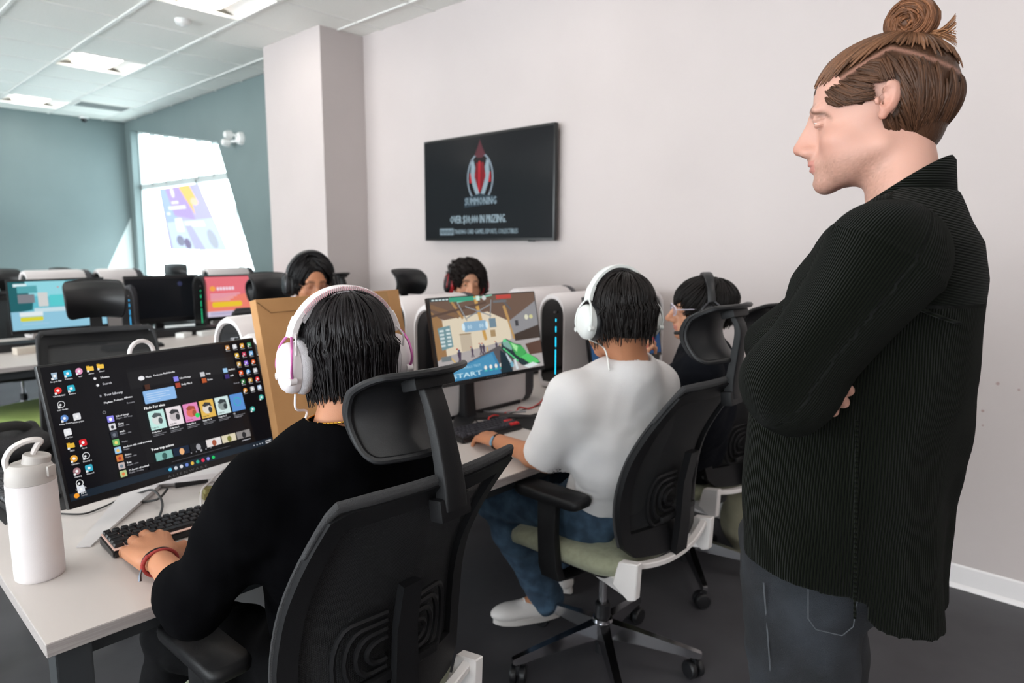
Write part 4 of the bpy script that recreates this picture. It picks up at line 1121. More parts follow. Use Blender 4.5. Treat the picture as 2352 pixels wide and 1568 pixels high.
def eyes(parent, M, o, iris='#3b2a20', look=(0, 0), sc=1.0):
    for s in (-1, 1):
        bm = bmesh.new(); bmesh.ops.create_uvsphere(bm, u_segments=20, v_segments=14, radius=.0112*sc)
        me = bpy.data.meshes.new('eye'); bm.to_mesh(me); bm.free()
        c = M@np.array([s*.031, .0785*FY, .009])*sc+o
        d = M@np.array([look[0], 1, look[1]]); d = d/np.linalg.norm(d)
        V = np.array([v.co[:] for v in me.vertices]); n_ = V/np.linalg.norm(V, axis=1)[:, None]; a = n_@d
        col = np.where((a > .955)[:, None], np.array([0.002]*3), np.where((a > .84)[:, None], np.array(hexc(iris)), np.array(hexc('#dcd2cc'))))
        me.vertices.foreach_set('co', (V+c-np.array(tuple(parent.location))).astype(F32).ravel())
        ca = me.color_attributes.new('Col', 'FLOAT_COLOR', 'POINT'); arr = np.ones((len(V), 4), F32); arr[:, :3] = col; ca.data.foreach_set('color', arr.ravel())
        me.polygons.foreach_set('use_smooth', [True]*len(me.polygons)); me.materials.append(mat('eye_surface', '#ffffff', .12, attr='Col'))
        link('eye', me, parent)

# ---------------- hair: an undercoat plus tapering locks that follow the scalp
def locks_mesh(paths, seg=5):
    """paths: list of (points Nx3, r0, r1, color)"""
    Vs, Fs, Cs = [], [], []; b = 0
    for P, r0, r1, col in paths:
        P = np.asarray(P); n = len(P)
        T = np.gradient(P, axis=0); T /= np.maximum(np.linalg.norm(T, axis=1), 1e-9)[:, None]
        a = np.cross(T, np.array([.3, .2, .93])); a /= np.maximum(np.linalg.norm(a, axis=1), 1e-9)[:, None]; c = np.cross(T, a)
        t = np.linspace(0, 1, n); r = (r0+(r1-r0)*t)*np.minimum(1, .35+3*t)
        an = np.arange(seg)*2*PI/seg
        ring = P[:, None]+r[:, None, None]*(a[:, None]*np.cos(an)[None, :, None]+c[:, None]*np.sin(an)[None, :, None])
        Vs.append(ring.reshape(-1, 3)); Cs.append(np.tile(col, (n*seg, 1)))
        k = np.arange(n-1)[:, None]*seg; j = np.arange(seg)[None]; j2 = (j+1) % seg
        Fs.append(np.stack([b+k+j, b+k+j2, b+k+seg+j2, b+k+seg+j], -1).reshape(-1, 4)); b += n*seg
    return np.concatenate(Vs), np.concatenate(Fs), np.concatenate(Cs)
def scalp_paths(rs, n, start, flow, M, o, sc, E, length, r0, r1, col, lift=.010, fall=-.02, npts=12, colvar=.35, curl=0, jitter=.15, stop=None):
    ce, re = np.array(E[0]), np.array(E[1]); out = []
    for i in range(n):
        p = start(rs); L_ = length(p, rs) if callable(length) else length*(.8+.4*rs.rand())
        pts = []; st = L_/(npts-1); jt = rs.normal(size=3)*jitter; ph = rs.rand()*6.28
        for k in range(npts):
            t = k/(npts-1)
            q = (p-ce)/re; nq = np.linalg.norm(q)
            if p[2] > fall: p = ce+re*q/nq*(1+lift*(.4+1.0*t)/re.mean()); nrm = (q/re); nrm /= np.linalg.norm(nrm)
            else: nrm = q/re; nrm[2] = 0; nrm /= max(np.linalg.norm(nrm), 1e-6)
            w_ = p.copy()
            if p[2] <= fall: w_ = p+nrm*lift*(.4+1.0*t)
            if curl: w_ = w_+curl*np.array([math.cos(ph+t*11), math.sin(ph*1.3+t*9), math.sin(ph+t*12)])*(.3+t)
            if stop is not None and k > 2 and stop(w_): break
            pts.append(w_)
            d = flow(p)+jt
            if p[2] > fall: d = d-nrm*(d@nrm)
            d /= max(np.linalg.norm(d), 1e-6); p = p+d*st
        if len(pts) < 4: continue
        P = np.array(pts)@M.T*sc+o
        out.append((P, r0*sc*(.7+.6*rs.rand()), r1*sc, np.array(col)*(1+colvar*(rs.rand()*2-1))))
    return out
hair_m = mat('hair', '#ffffff', .42, attr='Col', spec=.22, bump=(420, .35, (1, 1, .15)))
skin_m = mat('skin', '#ffffff', .5, attr='Col', bump=(420, .10), sss=.12, spec=.35)

# ---------------- limbs
def hand(wrist, d, n, side, curl=(25, 30, 20), spread=.010, thumb_curl=20, sc=1.0, thumb_out=40):
    """d wrist->knuckles, n back of the hand, side = unit vector towards the thumb"""
    wrist, d, n = A3(wrist), A3(d), A3(n); d /= np.linalg.norm(d); n = n-d*(n@d); n /= np.linalg.norm(n)
    s = A3(side); s = s-d*(s@d)-n*(s@n); s /= np.linalg.norm(s)
    out = []
    kn = [(.030, .088, .0), (.010, .092, .004), (-.010, .088, .003), (-.028, .078, -.002)]
    ln = [(.042, .025, .020), (.046, .029, .021), (.043, .027, .020), (.034, .020, .018)]
    for i, ((a, b, c), l_) in enumerate(zip(kn, ln)):
        k_ = wrist+(s*a+d*b+n*c)*sc
        out.append(RC(wrist+(s*a*.55+d*.018)*sc, k_, .017*sc, .0125*sc, k=.012))
        p = k_; ang = 0; r_ = (.0098, .0098, .0095, .0085)[i]*sc
        fd = d+s*(a*spread/.010*.6)
        fd /= np.linalg.norm(fd)
        for q, L_ in enumerate(l_):
            cc = curl[q] if not isinstance(curl[0], tuple) else curl[i][q]
            ang += R(cc); v = fd*math.cos(ang)-n*math.sin(ang); p2 = p+v*L_*sc
            out.append(RC(p, p2, r_, r_*.90, k=.003)); p = p2; r_ *= .92
    t0 = wrist+(s*.022+d*.020-n*.006)*sc; a = R(thumb_out)
    td = d*math.cos(a)+s*math.sin(a)-n*.25; td /= np.linalg.norm(td)
    t1 = t0+td*.042*sc; td2 = d*math.cos(a-R(thumb_curl))+s*math.sin(a-R(thumb_curl))-n*.30; td2 /= np.linalg.norm(td2)
    t2 = t1+td2*.034*sc; td3 = d*math.cos(a-R(2*thumb_curl))+s*math.sin(a-R(2*thumb_curl))-n*.30; td3 /= np.linalg.norm(td3); t3 = t2+td3*.026*sc
    out += [RC(t0, t1, .017*sc, .0125*sc, k=.012), RC(t1, t2, .0115*sc, .0108*sc, k=.004), RC(t2, t3, .0108*sc, .0085*sc, k=.003)]
    return out
def limb(a, b, c, r0, r1, r2, k=.02):
    return [RC(a, b, r0, r1, k=k), RC(b, c, r1*.98, r2, k=k)]
def unit(v): v = A3(v); return v/np.linalg.norm(v)

def make_person(label, J, tone='tan', hairfn=None, top=None, legs=None, shoes=None, h=.005, head_h=None, sc=1.0, nose=1.0, stubble=0, iris='#2d1d14', browc='#17110f', look=(0, -.2), loc=None, ears=True, hands=True, earz=0.0):
    """J: joints in metres (world).  head=(centre, yaw, pitch, roll)"""
    hc, ya, pi_, ro = J['head']; hc = A3(hc); M = rotm(ya, pi_, ro)
    pel = A3(J['pelvis']); base = loc or (pel[0], pel[1], 0)
    t = thing('person', label, 'person', base)
    pr = [q.xf(M, hc, sc) for q in head_prims(nose, ears, earz)]
    nb = A3(J['neck']); ch = A3(J['chest'])
    skull = hc+M@np.array([0, -.026, -.045])*sc
    pr += [RC(skull, nb, .050*sc, .056*sc, k=.022)]
    Ls, Rs = A3(J['Ls']), A3(J['Rs'])
    lat = unit(Rs-Ls); fwd = unit(np.cross([0, 0, 1], lat)) if True else None
    Mb = np.stack([lat, fwd, np.cross(lat, fwd)], 1)
    pr += [RC(Ls+lat*.03, Rs-lat*.03, .05, .05, k=.04), EL(ch, (.14, .082, .17), Mb, k=.05), EL(pel, (.135, .088, .10), Mb, k=.05), RC(ch, pel, .075, .08, k=.05)]
    for s in 'LR':
        sh, el, wr = A3(J[s+'s']), A3(J[s+'e']), A3(J[s+'w'])
        pr += limb(sh, el, wr, .050, .038, .026)
        m_ = el+(wr-el)*.25; pr += [EL(m_, (.040, .040, .040), k=.03)]
        if hands: pr += J[s+'hand']
        hp, kn, an = A3(J[s+'hip']), A3(J[s+'k']), A3(J[s+'a'])
        pr += limb(hp, kn, an, .066, .046, .034)
        fd = A3(J.get(s+'foot', an+fwd*.15-np.array([0, 0, an[2]-.04])))
        pr += [RC(an, fd, .034, .026, k=.02)]
    V, F = sdf_mesh(pr, h)
    col = skin_colors(V, M, hc, tone, stubble, browc, sc)
    J['_M'] = M; J['_hc'] = hc; J['_Mb'] = Mb; J['_fwd'] = fwd; J['_lat'] = lat
    np_obj('body', V, F, skin_m, t, col=col)
    eyes(t, M, hc, iris, look, sc)
    if hairfn: hairfn(t, M, hc, sc)
    return t
def cloth(t, name, prims, m, h=.006, amp=.003, fr=28, seed=1, cut=None, cordfn=None, parent=None, label=None):
    V, F = sdf_mesh(prims, h, disp=(lambda P: wob(P, amp, fr, seed)+wob(P, amp*.28, fr*2.7, seed+5)) if amp else None, cut=cut)
    return np_obj(name, V, F, m, parent or t, cord=cordfn(V) if cordfn else None, label=label, origin=np.array(tuple(t.location)))
def trousers(t, J, m, r=(.092, .070, .052), h=.008, hem=.0, amp=.004, seed=3, short=None):
    pel = A3(J['pelvis']); p = [EL(pel, (.172, .130, .125), J['_Mb'], k=.04)]
    for s in 'LR':
        hp, kn, an = A3(J[s+'hip']), A3(J[s+'k']), A3(J[s+'a'])
        p += [RC(hp, kn, r[0], r[1], k=.03), RC(kn, an+(kn-an)*hem, r[1], r[2], k=.02)]
    return cloth(t, 'trousers', p, m, h, amp, 30, seed)
def shoe_mesh(t, J, s, m, sole_m, laces=None):
    an = A3(J[s+'a']); fd = A3(J.get(s+'foot', an+J['_fwd']*.15)); d = fd-an; d[2] = 0; d = unit(d); n = np.array([-d[1], d[0], 0]); z0 = an[2]-.085
    heel = an-d*.04; heel[2] = z0
    Mr = np.stack([n, d, np.array([0, 0, 1])], 1)
    p = [RC(an+np.array([0, 0, .0]), heel+np.array([0, 0, .035])+d*.02, .043, .040, k=.02), EL(heel+d*.17+np.array([0, 0, .04]), (.046, .09, .034), Mr, k=.02), EL(heel+d*.07+np.array([0, 0, .045]), (.040, .08, .046), Mr, k=.03),
         RC(an+np.array([0, 0, .03]), an+np.array([0, 0, .09]), .034, .034, k=.004, sub=True)]
    def cut(P, d_): return np.maximum(d_, (z0+.022)-P[:, 2])
    so = cloth(t, 'shoe', p, m, .005, .0005, 60, 4, cut=cut)
    bm = bmesh.new(); o3 = Vector(t.location)
    ring = []
    for k in range(28):
        a = 2*PI*k/28; yy = math.sin(a); w_ = .047 if yy > 0 else .040
        ring.append(Vector(heel+d*(.105+.145*yy*(1 if yy > 0 else .95))+n*(w_*math.cos(a)*(1-.12*yy*yy)))-o3)
    loft(bm, [[Vector((v.x, v.y, z0+z)) for v in ring] for z in (0.001, .026)])
    bmesh.ops.bevel(bm, geom=[e for e in bm.edges if len(e.link_faces) == 2 and abs(e.verts[0].co.z-e.verts[1].co.z) < .001], offset=.004, segments=2, affect='EDGES')
    obj('sole', bm, sole_m, so, smooth=50)
    if laces:
        bm = bmesh.new()
        for k in range(4):
            c = Vector(heel+d*(.085+.022*k)+np.array([0, 0, .096-.009*k]))-o3
            tube(bm, [c-Vector(n)*.024+Vector((0, 0, -.008)), c+Vector((0, 0, .004)), c+Vector(n)*.024+Vector((0, 0, -.008))], .003, 6, n=4)
        obj('laces', bm, laces, so)
    return so
def vsub(t, pts): o3 = Vector(t.location); return [Vector(tuple(p))-o3 for p in pts]
# ------------------------------------------------------------------ things on the desk
Z = .74
# bottle
bo = thing('water_bottle', 'white insulated water bottle with grey screw lid and carry handle on the desk corner', 'bottle', (.306, 1.672, Z))
pw = mat('bottle_powder_white', '#dcd6d6', .5, bump=(900, .15), noise=(8, '#d6d0d1', .4, .7)); lidm = mat('bottle_lid_grey', '#b7b1ad', .5)
bm = bmesh.new(); lathe(bm, [(0, 0), (.043, 0), (.0455, .003), (.0465, .012), (.0465, .192), (.046, .202), (.0462, .2035), (.0462, .212), (0, .212)], seg=48); obj('body', bm, pw, bo)
bm = bmesh.new(); lathe(bm, [(0, .2125), (.0455, .2125), (.0455, .222), (.044, .236), (.040, .246), (.034, .252), (0, .252)], seg=48); lid = obj('lid', bm, lidm, bo)
bm = bmesh.new(); lathe(bm, [(0, 0), (.026, 0), (.0255, .026), (.024, .028), (0, .028)], (0, 0, 0), 32); bmesh.ops.transform(bm, matrix=M3((.010, -.002, .240), (R(4), R(10), 0)), verts=bm.verts); obj('spout_cover', bm, lidm, lid)
bm = bmesh.new(); box(bm, (.030, -.036, .236), (.020, .006, .022), .002, (0, 0, R(35))); obj('latch', bm, lidm, lid)
bm = bmesh.new()
pts = [(-.036, .012, .238), (-.038, .012, .262), (-.026, .010, .284), (-.004, .006, .296), (.014, .002, .298), (.024, 0, .294), (.018, 0, .286), (.010, 0, .272), (.008, 0, .262)]
tube(bm, pts, [.006, .006, .0062, .0062, .006, .005], 8, n=5, flat=1.5, upv=(0, 1, 0)); obj('handle', bm, mat('bottle_handle', '#cfc8c5', .45), bo)

# keyboards
def keyboard(label, x, y, rz, keyc, plate, case, redkeys=(), group='keyboards on the desks', wide=.295, deep=.105, glow=None):
    t = thing('keyboard', label, 'keyboard', (x, y, Z), rz, group)
    bm = bmesh.new()
    prism(bm, [(-wide/2, -deep/2, .002), (-wide/2, deep/2, .002), (-wide/2, deep/2, .026), (-wide/2, -deep/2, .018)], (wide, 0, 0)); bmesh.ops.bevel(bm, geom=bm.edges[:], offset=.003, segments=2, affect='EDGES'); obj('case', bm, case, t, smooth=40)
    tl = math.atan2(.008, deep)
    bm = bmesh.new(); box(bm, (0, 0, .0232), (wide-.006, deep-.006, .002), 0, (tl, 0, 0)); obj('plate', bm, plate, t, smooth=0)
    rows = [[1]*13+[2], [1.5]+[1]*12+[1.5], [1.75]+[1]*11+[2.25], [2.25]+[1]*10+[2.75], [1.25, 1.25, 1.25, 6.25, 1.25, 1.25, 1.25, 1.25]]
    u = (wide-.010)/15; cache = {}
    for r_, row in enumerate(rows):
        xx = -wide/2+.005
        for q, w_ in enumerate(row):
            red_ = (r_, q) in redkeys; key = (w_, red_)
            if key not in cache:
                bm = bmesh.new(); W__ = w_*u-.0022
                loft(bm, [[(a, b, z) for a, b in rrect(W__*s_, (u-.0022)*s_, .002, 2)] for z, s_ in ((0, 1), (.003, .98), (.0075, .80), (.0078, .74))])
                k_ = obj('key', bm, redkey if red_ else keyc, t, smooth=30); cache[key] = k_.data
            else: k_ = link('key', cache[key], t)
            k_.location = (xx+w_*u/2, deep/2-.0115-r_*u*.98, .0245+(deep/2-.0115-r_*u)*math.tan(tl)); k_.rotation_euler = (tl, 0, 0)
            xx += w_*u
    return t
redkey = mat('red_keycap', '#c2252b', .45)
kk = mat('black_keycap', '#1a1a1d', .4); kp = mat('lit_key_plate', '#cbb0a6', .5, emit='#d8a08e', strength=.25)
keyboard('compact black keyboard under the hand of the person in the black shirt', .585, 1.683, R(-1), kk, kp, mat('keyboard_case', '#141416', .4))
keyboard('compact black keyboard with two red keys in front of the person in white', 1.735, 1.745, R(-4), mat('slate_keycap', '#2b2b33', .5), blackp, blackp, redkeys=((2, 12), (4, 6), (4, 7), (0, 0)))
# the pad and mouse
pd = thing('mouse_pad', 'large black cloth mouse pad in front of the person in white', 'mouse pad', (2.10, 1.62, Z), R(-2)); bm = bmesh.new(); loft(bm, [[(a, b, z) for a, b in rrect(.42, .36, .02, 4)] for z in (.0005, .003)]); obj('pad', bm, mat('black_pad', '#131315', .85, bump=(900, .3)), pd)
ms = thing('computer_mouse', 'black mouse held by the person in white', 'mouse', (2.135, 1.665, Z+.0035), R(-5))
bm = bmesh.new(); loft(bm, [[(a*sx, b*sy, z) for a, b in rrect(.062, .115, .028, 6)] for z, sx, sy in ((0, .95, .97), (.008, 1.0, 1.0), (.020, .94, .94), (.030, .72, .75), (.034, .35, .4))]); obj('shell', bm, blackp, ms, smooth=60)
bm = bmesh.new(); tube(bm, [(-.003, .032, .028), (.003, .032, .028)], .008, 12); obj('wheel', bm, rubber, ms)
# cardboard box leaning on the towers
cb = thing('cardboard_box', 'tall brown cardboard box leaning upright on the desk behind the white and pink headset', 'box', (1.272, 1.899, Z), R(6.5))
card = mat('cardboard', '#b98a5a', .85, bump=(160, .15, (1, 1, 6)), noise=(6, '#ac7e50', .4, .7)); card2 = mat('cardboard_inner', '#c9a06e', .85)
Mx = Matrix.Rotation(R(-11.8), 4, 'X')
bm = bmesh.new(); box(bm, (0, 0, .2775), (.60, .035, .545), .004); bmesh.ops.transform(bm, matrix=Mx, verts=bm.verts); obj('carton', bm, card, cb, smooth=20)
bm = bmesh.new(); q_ = [(-.296, .540), (-.255, .505), (-.10, .505), (.10, .508), (.20, .512)]
tube(bm, [(x, -.0182, z) for x, z in q_], .0016, 5); bmesh.ops.transform(bm, matrix=Mx, verts=bm.verts); obj('flap_fold', bm, mat('cardboard_crease', '#8a6640', .9), cb)
bm = bmesh.new(); box(bm, (.215, -.0181, .28), (.05, .001, .53)); bmesh.ops.transform(bm, matrix=Mx, verts=bm.verts); obj('packing_tape', bm, mat('clear_tape', '#ad8352', .25), cb, smooth=0)
# clear sleeve beside the box
# cables
def cable(label, pts, r, m, group=None, n=6):
    c0 = Vector(pts[0]); t = thing('cable', label, 'cable', c0, 0, group); bm = bmesh.new(); tube(bm, [Vector(p)-c0 for p in pts], r, 7, n=n); obj('cord', bm, m, t); return t
ckb = mat('cable_black', '#141415', .5); cgr = mat('cable_grey', '#8b8a8c', .5); cwh = mat('cable_white', '#c9c5c5', .5); crd = mat('cable_red', '#c22a26', .55)
def dz(px, py, z=.005): v = onz(px, py, Z+z); return (v.x, v.y, v.z)
cable('thin dark cable running from the white bottle to under the nearest monitor', [dz(133, 1179), dz(190, 1180), dz(235, 1165), dz(270, 1148), dz(300, 1130)], .0025, ckb)
cable('black looping cable from the nearest keyboard to its monitor stand', [dz(362, 1196, .02), dz(373, 1165, .012), dz(368, 1142, .02), dz(350, 1125, .03), dz(320, 1132, .012), dz(300, 1142, .008), dz(318, 1152), dz(362, 1146, .012), dz(385, 1122, .03)], .0032, ckb)
cable('white cable standing up beside the nearest keyboard', [dz(462, 1165, .02), dz(462, 1130, .03), dz(475, 1112, .035), dz(520, 1075, .03), dz(585, 1050, .02)], .0028, cwh)
cable('coiled black cable under the right end of the nearest monitor', [dz(455, 1082, .01), dz(490, 1100), dz(520, 1098), dz(560, 1085), dz(600, 1070)], .0035, ckb)
cable('red braided cable of the keyboard with red keys', [dz(1142, 972, .02), dz(1122, 962, .02), dz(1135, 953, .02), dz(1152, 955), dz(1165, 945), dz(1185, 944), dz(1193, 935), dz(1215, 938), dz(1232, 930), dz(1246, 918), dz(1256, 902)], .0030, crd)
cable('grey cable bending down behind the game monitor', [dz(1083, 885, .10), dz(1083, 925, .012), dz(1092, 941), dz(1150, 946), dz(1208, 944)], .0045, cgr)
cable('thin dark cable along the desk behind the keyboard with red keys', [dz(1085, 955), dz(1100, 970), dz(1130, 965), dz(1170, 950), dz(1240, 930), dz(1300, 915)], .0022, ckb)
rs_ = random.Random(3)
for k in range(7):
    pts = []; c0 = (1290+rs_.random()*30, 900+rs_.random()*12); ph = rs_.random()*6
    for q in range(12): pts.append(dz(c0[0]+34*math.cos(ph+q*.75)+rs_.uniform(-12, 12)+q*2, c0[1]+11*math.sin(ph+q*.75)+rs_.uniform(-5, 5), .004+.012*rs_.random()))
    cable('tangled dark cable in the heap right of the game monitor', pts, .0028, ckb if k % 3 else cgr, group='tangled cables right of the game monitor')
cable('grey cable arching in front of the cyan-lit tower', [dz(1262, 880, .02), dz(1285, 868, .05), dz(1325, 872, .04), dz(1350, 890, .01)], .005, cgr)
cable('thin pale cable rising from the power strip', [dz(1292, 838, .04), dz(1320, 808, .07), dz(1346, 795, .09)], .0025, cgr)
def small(name, label, cat, c, s, m, rz=0, bev=.003, parts=None, group=None):
    t = thing(name, label, cat, c, rz, group); bm = bmesh.new(); box(bm, (0, 0, s[2]/2), s, min(bev, min(s)*.3)); obj('body', bm, m, t, smooth=30)
    if parts: parts(t)
    return t
def sockets(t):
    for k in range(3):
        bm = bmesh.new(); box(bm, (-.06+.06*k, -.031, .022), (.030, .003, .022), .001); obj('socket', bm, dgrey, t, smooth=0)
small('power_strip', 'white power strip with sockets on the desk right of the game monitor', 'power strip', (2.86, 2.24, Z), (.20, .06, .045), whp, R(-12), parts=sockets)
def screw(t):
    bm = bmesh.new(); lathe(bm, [(0, .0), (.014, 0), (.014, .016), (.010, .018), (0, .018)], (0, 0, .014), 20); obj('dial', bm, gold_m, t)
gold_m = mat('brass_dial', '#8d8658', .35, metal=.6)
small('desk_gadget', 'small greenish round gadget beside the elbow of the person in black', 'gadget', dz(478, 1142, .0), (.035, .035, .016), gold_m, parts=screw)
# pale curved foot plate and strips below the nearest monitor
t = thing('cable_cover', 'white curved plastic cover lying on the desk under the nearest monitor', 'cable cover', (.86, 1.985, Z), R(-14))
bm = bmesh.new(); rings = []
for k in range(13):
    a = k/12; x = -.20+.40*a; wv = .045*math.sin(PI*min(a*1.6, 1)*.5+.15)
    rings.append([(x, -wv, .016), (x, -wv*.9, .030), (x, .03, .034), (x, .03, .016)])
loft(bm, rings); obj('cover', bm, lunar, t, smooth=50)
bm = bmesh.new(); box(bm, (.02, .0, .0085), (.34, .05, .016), .002); obj('base', bm, blackp, t, smooth=0)
# opposite side of the desk, at the left edge of the photo
keyboard('black keyboard lying across the desk at the left edge, behind the bottle', .38, 2.32, R(95), mat('grey_keycap', '#3a3b3f', .45), blackp, blackp, wide=.36, deep=.13)
keyboard('black keyboard across the desk seen between bottle and monitor', .66, 2.62, R(150), mat('grey_keycap', '#3a3b3f', .45), blackp, blackp, wide=.36, deep=.13)
t = thing('desk_mat', 'long black desk mat at the left edge behind the bottle', 'desk mat', (.45, 2.36, Z), R(92)); bm = bmesh.new(); box(bm, (0, 0, .0012), (.62, .30, .002)); obj('mat_sheet', bm, mat('black_pad', '#131315', .85), t, smooth=0)
t = thing('shoulder_bag', 'dark padded bag lying on the desk at the far left edge', 'bag', (.40, 2.63, Z))
V, F = sdf_mesh([EL((.40, 2.63, Z+.055), (.15, .10, .055)), EL((.32, 2.60, Z+.05), (.07, .08, .05), k=.03), RC((.30, 2.60, Z+.09), (.50, 2.66, Z+.10), .02, .02, k=.03)], .008, disp=lambda P: wob(P, .003, 50, 4))
np_obj('body', V, F, mat('dark_nylon', '#1c1b1e', .7, bump=(300, .4)), t)
bm = bmesh.new(); tube(bm, [(-.10, -.02, .09), (-.04, -.06, .13), (.05, -.04, .13), (.11, .02, .09)], .008, 8, n=5, flat=2); obj('strap', bm, rubber, t)
# canvas tote on the floor beyond the chairs
t = thing('tote_bag', 'olive canvas tote bag with a loop handle on the floor by the wall', 'bag', (2.98, 1.22, .0))
V, F = sdf_mesh([EL((2.98, 1.22, .19), (.16, .13, .19)), EL((2.96, 1.20, .30), (.13, .10, .12), k=.05), RC((2.88, 1.16, .35), (3.08, 1.22, .36), .04, .04, k=.04), EL((2.90, 1.10, .30), (.055, .05, .06), k=.015, sub=True)], .008, disp=lambda P: wob(P, .006, 26, 4), lo=(2.7, 1.0, -.02), cut=lambda P, d: np.maximum(d, .004-P[:, 2]))
np_obj('body', V, F, mat('canvas', '#8b8570', .9, bump=(400, .6), noise=(7, '#77715d', .4, .7)), t)
bm = bmesh.new(); tube(bm, [(-.12, -.12, .34), (-.10, -.14, .40), (-.02, -.13, .43), (.06, -.12, .38), (.07, -.10, .30)], .012, 8, n=5, flat=.4); obj('strap', bm, mat('canvas_strap', '#9b957f', .9), t)

t = thing('ottoman', 'low lime green upholstered seat on the floor seen between the desks at the left edge', 'ottoman', (1.03, 5.0, 0), R(20))
bm = bmesh.new(); loft(bm, [[(a, b, z) for a, b in rrect(.62*s_, .62*s_, .08, 5)] for z, s_ in ((.05, .97), (.07, 1.0), (.34, 1.0), (.40, .97), (.42, .9))]); obj('cushion', bm, mat('lime_fabric', '#93a860', .9, bump=(500, .4)), t, smooth=50)
for sx in (-1, 1):
    for sy in (-1, 1): bm = bmesh.new(); tube(bm, [(sx*.24, sy*.24, 0), (sx*.24, sy*.24, .055)], .02, 10); obj('leg', bm, blackp, t)
# ------------------------------------------------------------------ the desk beyond: screens, towers, small clutter
def far_canvas(kind):
    c = Canvas(.60, .34, '#63b9c9' if kind == 'game' else '#e2707a')
    if kind == 'game':
        c.poly([(0, 0), (.16, 0), (.13, .20), (0, .22)], '#1f5f66'); c.poly([(.10, 0), (.35, 0), (.33, .12), (.12, .10)], '#8fd3de'); c.rect(.0, .21, .6, .13, '#8fc3d9'); c.rect(.03, .015, .08, .02, '#d9eef2'); c.rect(.05, .03, .12, .05, '#55a3ab')
        c.rect(.05, .09, .10, .06, '#7d7f86'); c.rect(.17, .08, .06, .10, '#cfd0ce'); c.rect(.24, .10, .10, .08, '#59c8cc'); c.ell(.42, .07, .02, .03, '#c79a7c'); c.rect(.40, .09, .045, .09, '#8db4cf'); c.rect(.14, .19, .2, .03, '#c3dbe3')
        c.rect(.05, .215, .14, .03, '#dfe8ea'); c.rrect(.05, .25, .14, .03, .012, '#d3cf3c'); c.rect(.06, .295, .16, .012, '#9cc7de'); c.ell(.30, .045, .005, .005, '#d6524e')
    else:
        c.poly([(0, .2), (.6, .12), (.6, .30), (0, .30)], '#ea7f6c'); c.ell(.075, .10, .025, .022, '#f0a44c'); [c.rrect(.11+.026*i, .088, .02, .028, .004, '#efd9e6') for i in range(6)]
        for k in range(4): c.rect(.05, .145+.017*k, .26-.03*k, .008, '#e6b8c6')
        c.rrect(.06, .215, .26, .045, .015, '#e6c22f'); c.rect(0, .295, .6, .045, '#cfc6dc'); c.rect(.04, .305, .2, .006, '#9a8fb8'); c.rect(.04, .318, .24, .006, '#9a8fb8')
    return c
GM = 'monitors on the second desk'
monitor('monitor with a bright turquoise game scene at the left edge, on the second desk', (1.30, 5.60, 1.015), R(3), R(4), .60, .375, far_canvas('game'), white=False, logo=False, group=GM)
monitor('monitor with a red and yellow advert on the second desk, below the slanted window', (2.61, 5.60, 1.005), R(0), R(4), .60, .375, far_canvas('ad'), white=False, logo=False, group=GM)
c = Canvas(.60, .34, '#0a0c0f'); c.ell(.44, .05, .02, .02, '#2f3350')
monitor('switched-off black monitor on the second desk, left of the green-lit tower', (2.02, 5.64, 1.015), R(0), R(4), .56, .375, c, white=False, logo=False, group=GM)
c = Canvas(.60, .34, '#101114')
monitor('dark monitor partly cut off by the left edge on the second desk', (.62, 5.62, 1.00), R(-6), R(4), .60, .40, c, white=False, logo=False, group=GM)
TG = 'computer towers standing on the desks'
tw1 = tower('black-fronted tower with green light strip between two screens on the second desk', 2.235, 5.50, R(62), L=.40, Hh=.46, led='#0fa36a', body=blackp)
tw2 = tower('tower with small cyan lights beside the empty chair on the second desk', 1.70, 5.48, R(62), L=.20, Hh=.40, led='#2f9ad0', body=dgrey)
for q_ in (tw1, tw2): q_.scale = (.7, .55, 1)
tower('white tower laid behind the turquoise screen on the second desk', 1.18, 6.02, R(8), L=.42, Hh=.51)
tower('white tower behind the switched-off monitor on the second desk', 1.66, 6.02, R(8), L=.30, Hh=.51)
tower('white tower behind the red advert screen on the second desk', 2.48, 5.95, R(4), L=.40, Hh=.50)
for k, (x, y, s_, rz_) in enumerate(((2.20, 5.28, .16, .2), (2.42, 5.26, .12, -.3), (2.62, 5.30, .14, .1), (1.02, 5.24, .16, .2), (2.02, 5.30, .1, .6))):
    small('peripheral_box', 'small pale accessory lying among clutter behind the black cable channel', 'accessory', (x, y, Z), (s_, .07, .035+.008*(k % 2)), mat('beige_plastic', '#c2b8ac', .5) if k % 2 else whp, rz_, group='pale accessories behind the black channel')
keyboard('dark keyboard on the second desk behind the white tower ends', 1.55, 4.95, R(4), mat('grey_keycap', '#3a3b3f', .45), blackp, blackp, wide=.36, deep=.13)
